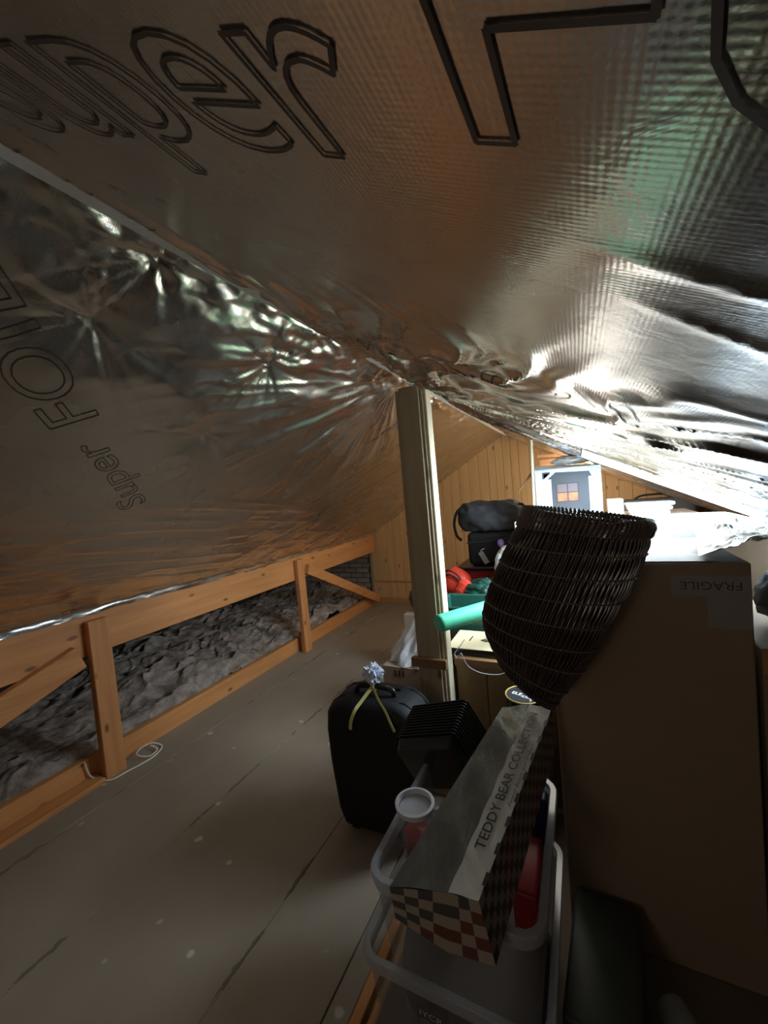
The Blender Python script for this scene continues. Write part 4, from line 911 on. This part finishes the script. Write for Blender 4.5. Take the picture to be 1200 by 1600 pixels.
mb = MB(); mb.lathe([(0, 0.15), (0.018, 0.15), (0.018, 0.175), (0, 0.175)], 20); mb.build('bottle_cap', mat('copper_cap', (0.6, 0.3, 0.15), 0.3, 0.6), t, smooth=True)

# ================================================================== WICKER BASKET
WICK = mat('dark_wicker', (0.085, 0.058, 0.052), 0.26, noise=((40, 40, 40), (0.035, 0.023, 0.022), 0.2))
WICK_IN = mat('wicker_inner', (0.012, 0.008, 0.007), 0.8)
YB = 1.26
Lp = [(-0.150, 1.512), (-0.196, 1.432), (-0.250, 1.33), (-0.292, 1.225), (-0.298, 1.145), (-0.262, 1.045)]
Rp = [(0.163, 1.455), (0.150, 1.39), (0.105, 1.28), (0.043, 1.159), (-0.03, 1.03), (-0.115, 0.915)]
def cat(P, s):
    s = s*(len(P)-1); i = min(int(s), len(P)-2); k = s-i
    g = lambda j: Vector(P[max(0, min(len(P)-1, j))])
    a, b, c, d = g(i-1), g(i), g(i+1), g(i+2)
    return 0.5*((2*b)+(c-a)*k+(2*a-5*b+4*c-d)*k*k+(3*b-a-3*c+d)*k**3)
def bk(s, th, off=0.0):
    l = cat(Lp, s); r = cat(Rp, s); c = (l+r)/2; h = (r-l)/2; R_ = h.length; hu = h.normalized()
    dep = 0.142-0.035*max(0.0, 1-s/0.35)-0.085*max(0.0, (s-0.55)/0.45)**1.5; ct, st = math.cos(th), math.sin(th)
    p = c+hu*(R_+off)*ct
    return Vector((p.x, YB-st*(dep+off)*1.0, p.y))
t = thing('wicker_basket', 'big dark brown woven wicker basket tilted in front of the tall cardboard box', 'basket', (-0.06, YB, 0.93))
ob_ = Vector((-0.06, YB, 0.93))
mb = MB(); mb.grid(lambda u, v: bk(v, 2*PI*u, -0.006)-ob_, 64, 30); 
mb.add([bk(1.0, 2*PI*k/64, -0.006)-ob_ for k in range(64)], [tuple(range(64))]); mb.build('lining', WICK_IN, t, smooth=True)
rng = random.Random(3); mb = MB(); NS = 150; rows = 9
for k in range(NS):
    th = 2*PI*k/NS; pts = []; lean = rng.uniform(-0.012, 0.012); ph = k % 2
    for j in range(46):
        s = j/45; w = math.sin(s*rows*PI+ph*PI)*0.0026
        pts.append(bk(s, th+lean*math.sin(s*5), w+rng.uniform(-.0006, .0006))-ob_)
    mb.tube(pts, rng.uniform(0.0022, 0.0034), 5)
mb.build('wicker_stakes', WICK, t, smooth=True)
mb = MB()
for j in range(1, rows):
    s = (j)/rows
    for half in (0, 1):
        pts = [bk(s+0.002*half, 2*PI*k/240, 0.0028*math.sin(k*NS/240*PI/1.0+half*PI)+0.0035)-ob_ for k in range(240)]
        mb.tube(pts, 0.0016, 4, closed=True)
mb.build('weave_rows', mat('worn_weaver', (0.20, 0.15, 0.13), 0.35), t, smooth=True)
mb = MB()
for k in range(84):
    th = 2*PI*k/84
    for lay in (0, 1):
        a = bk(0.0, th, 0.006); b = bk(0.03+0.035*lay, th+0.035, 0.012-0.003*lay); c = bk(0.085+0.03*lay, th+0.05, 0.004)
        a = a+Vector((0, 0, 0.012-0.014*lay))
        mb.tube(smoothpts([bk(0.02, th-0.02, -0.008)-ob_, a-ob_, b-ob_, c-ob_], 4), 0.0046, 6)
mb.build('braided_rim', mat('rim_wicker', (0.14, 0.11, 0.10), 0.22), t, smooth=True)
mb = MB()
for k in range(90):
    th = 2*PI*k/90; a = bk(0.95, th, 0.005); b = bk(1.0, th+0.06, 0.008)
    mb.tube([a-ob_, b-ob_, bk(1.0, th+0.12, -0.02)-ob_], 0.0035, 5)
mb.build('base_border', WICK, t, smooth=True)

mb = MB(); mb.box(0.40, 1.25, -0.75, 0.78, 0.0, 1.05, 0.02, 2)  # added unseen block, gives the foil something dark to reflect
tag(mb.build('added_dark_chest', BLACKPL, loc=(0.8, 0, 0)), 'large black chest added out of view at the right to darken the foil reflection', 'chest')
# ================================================================== white cable on the floor
mb = MB(); cp = [(-2.80, 1.24, 0.135), (-2.79, 1.26, 0.035), (-2.68, 1.30, 0.012), (-2.66, 1.40, 0.006), (-2.64, 1.49, 0.006), (-2.64, 1.57, 0.006), (-2.69, 1.65, 0.006), (-2.75, 1.62, 0.035), (-2.77, 1.55, 0.033), (-2.72, 1.50, 0.033), (-2.66, 1.54, 0.012), (-2.68, 1.61, 0.012), (-2.73, 1.60, 0.034)]
mb.tube(smoothpts(cp, 10), 0.0045, 8)
tag(mb.build('cable', mat('white_cable', (0.72, 0.66, 0.55), 0.5), loc=(-2.7, 1.45, 0.006), smooth=True), 'loose white cable curled on the floor at the foot of the near upright', 'cable')

for o in list(scene.objects):
    for k in ('_ramp',):
        pass
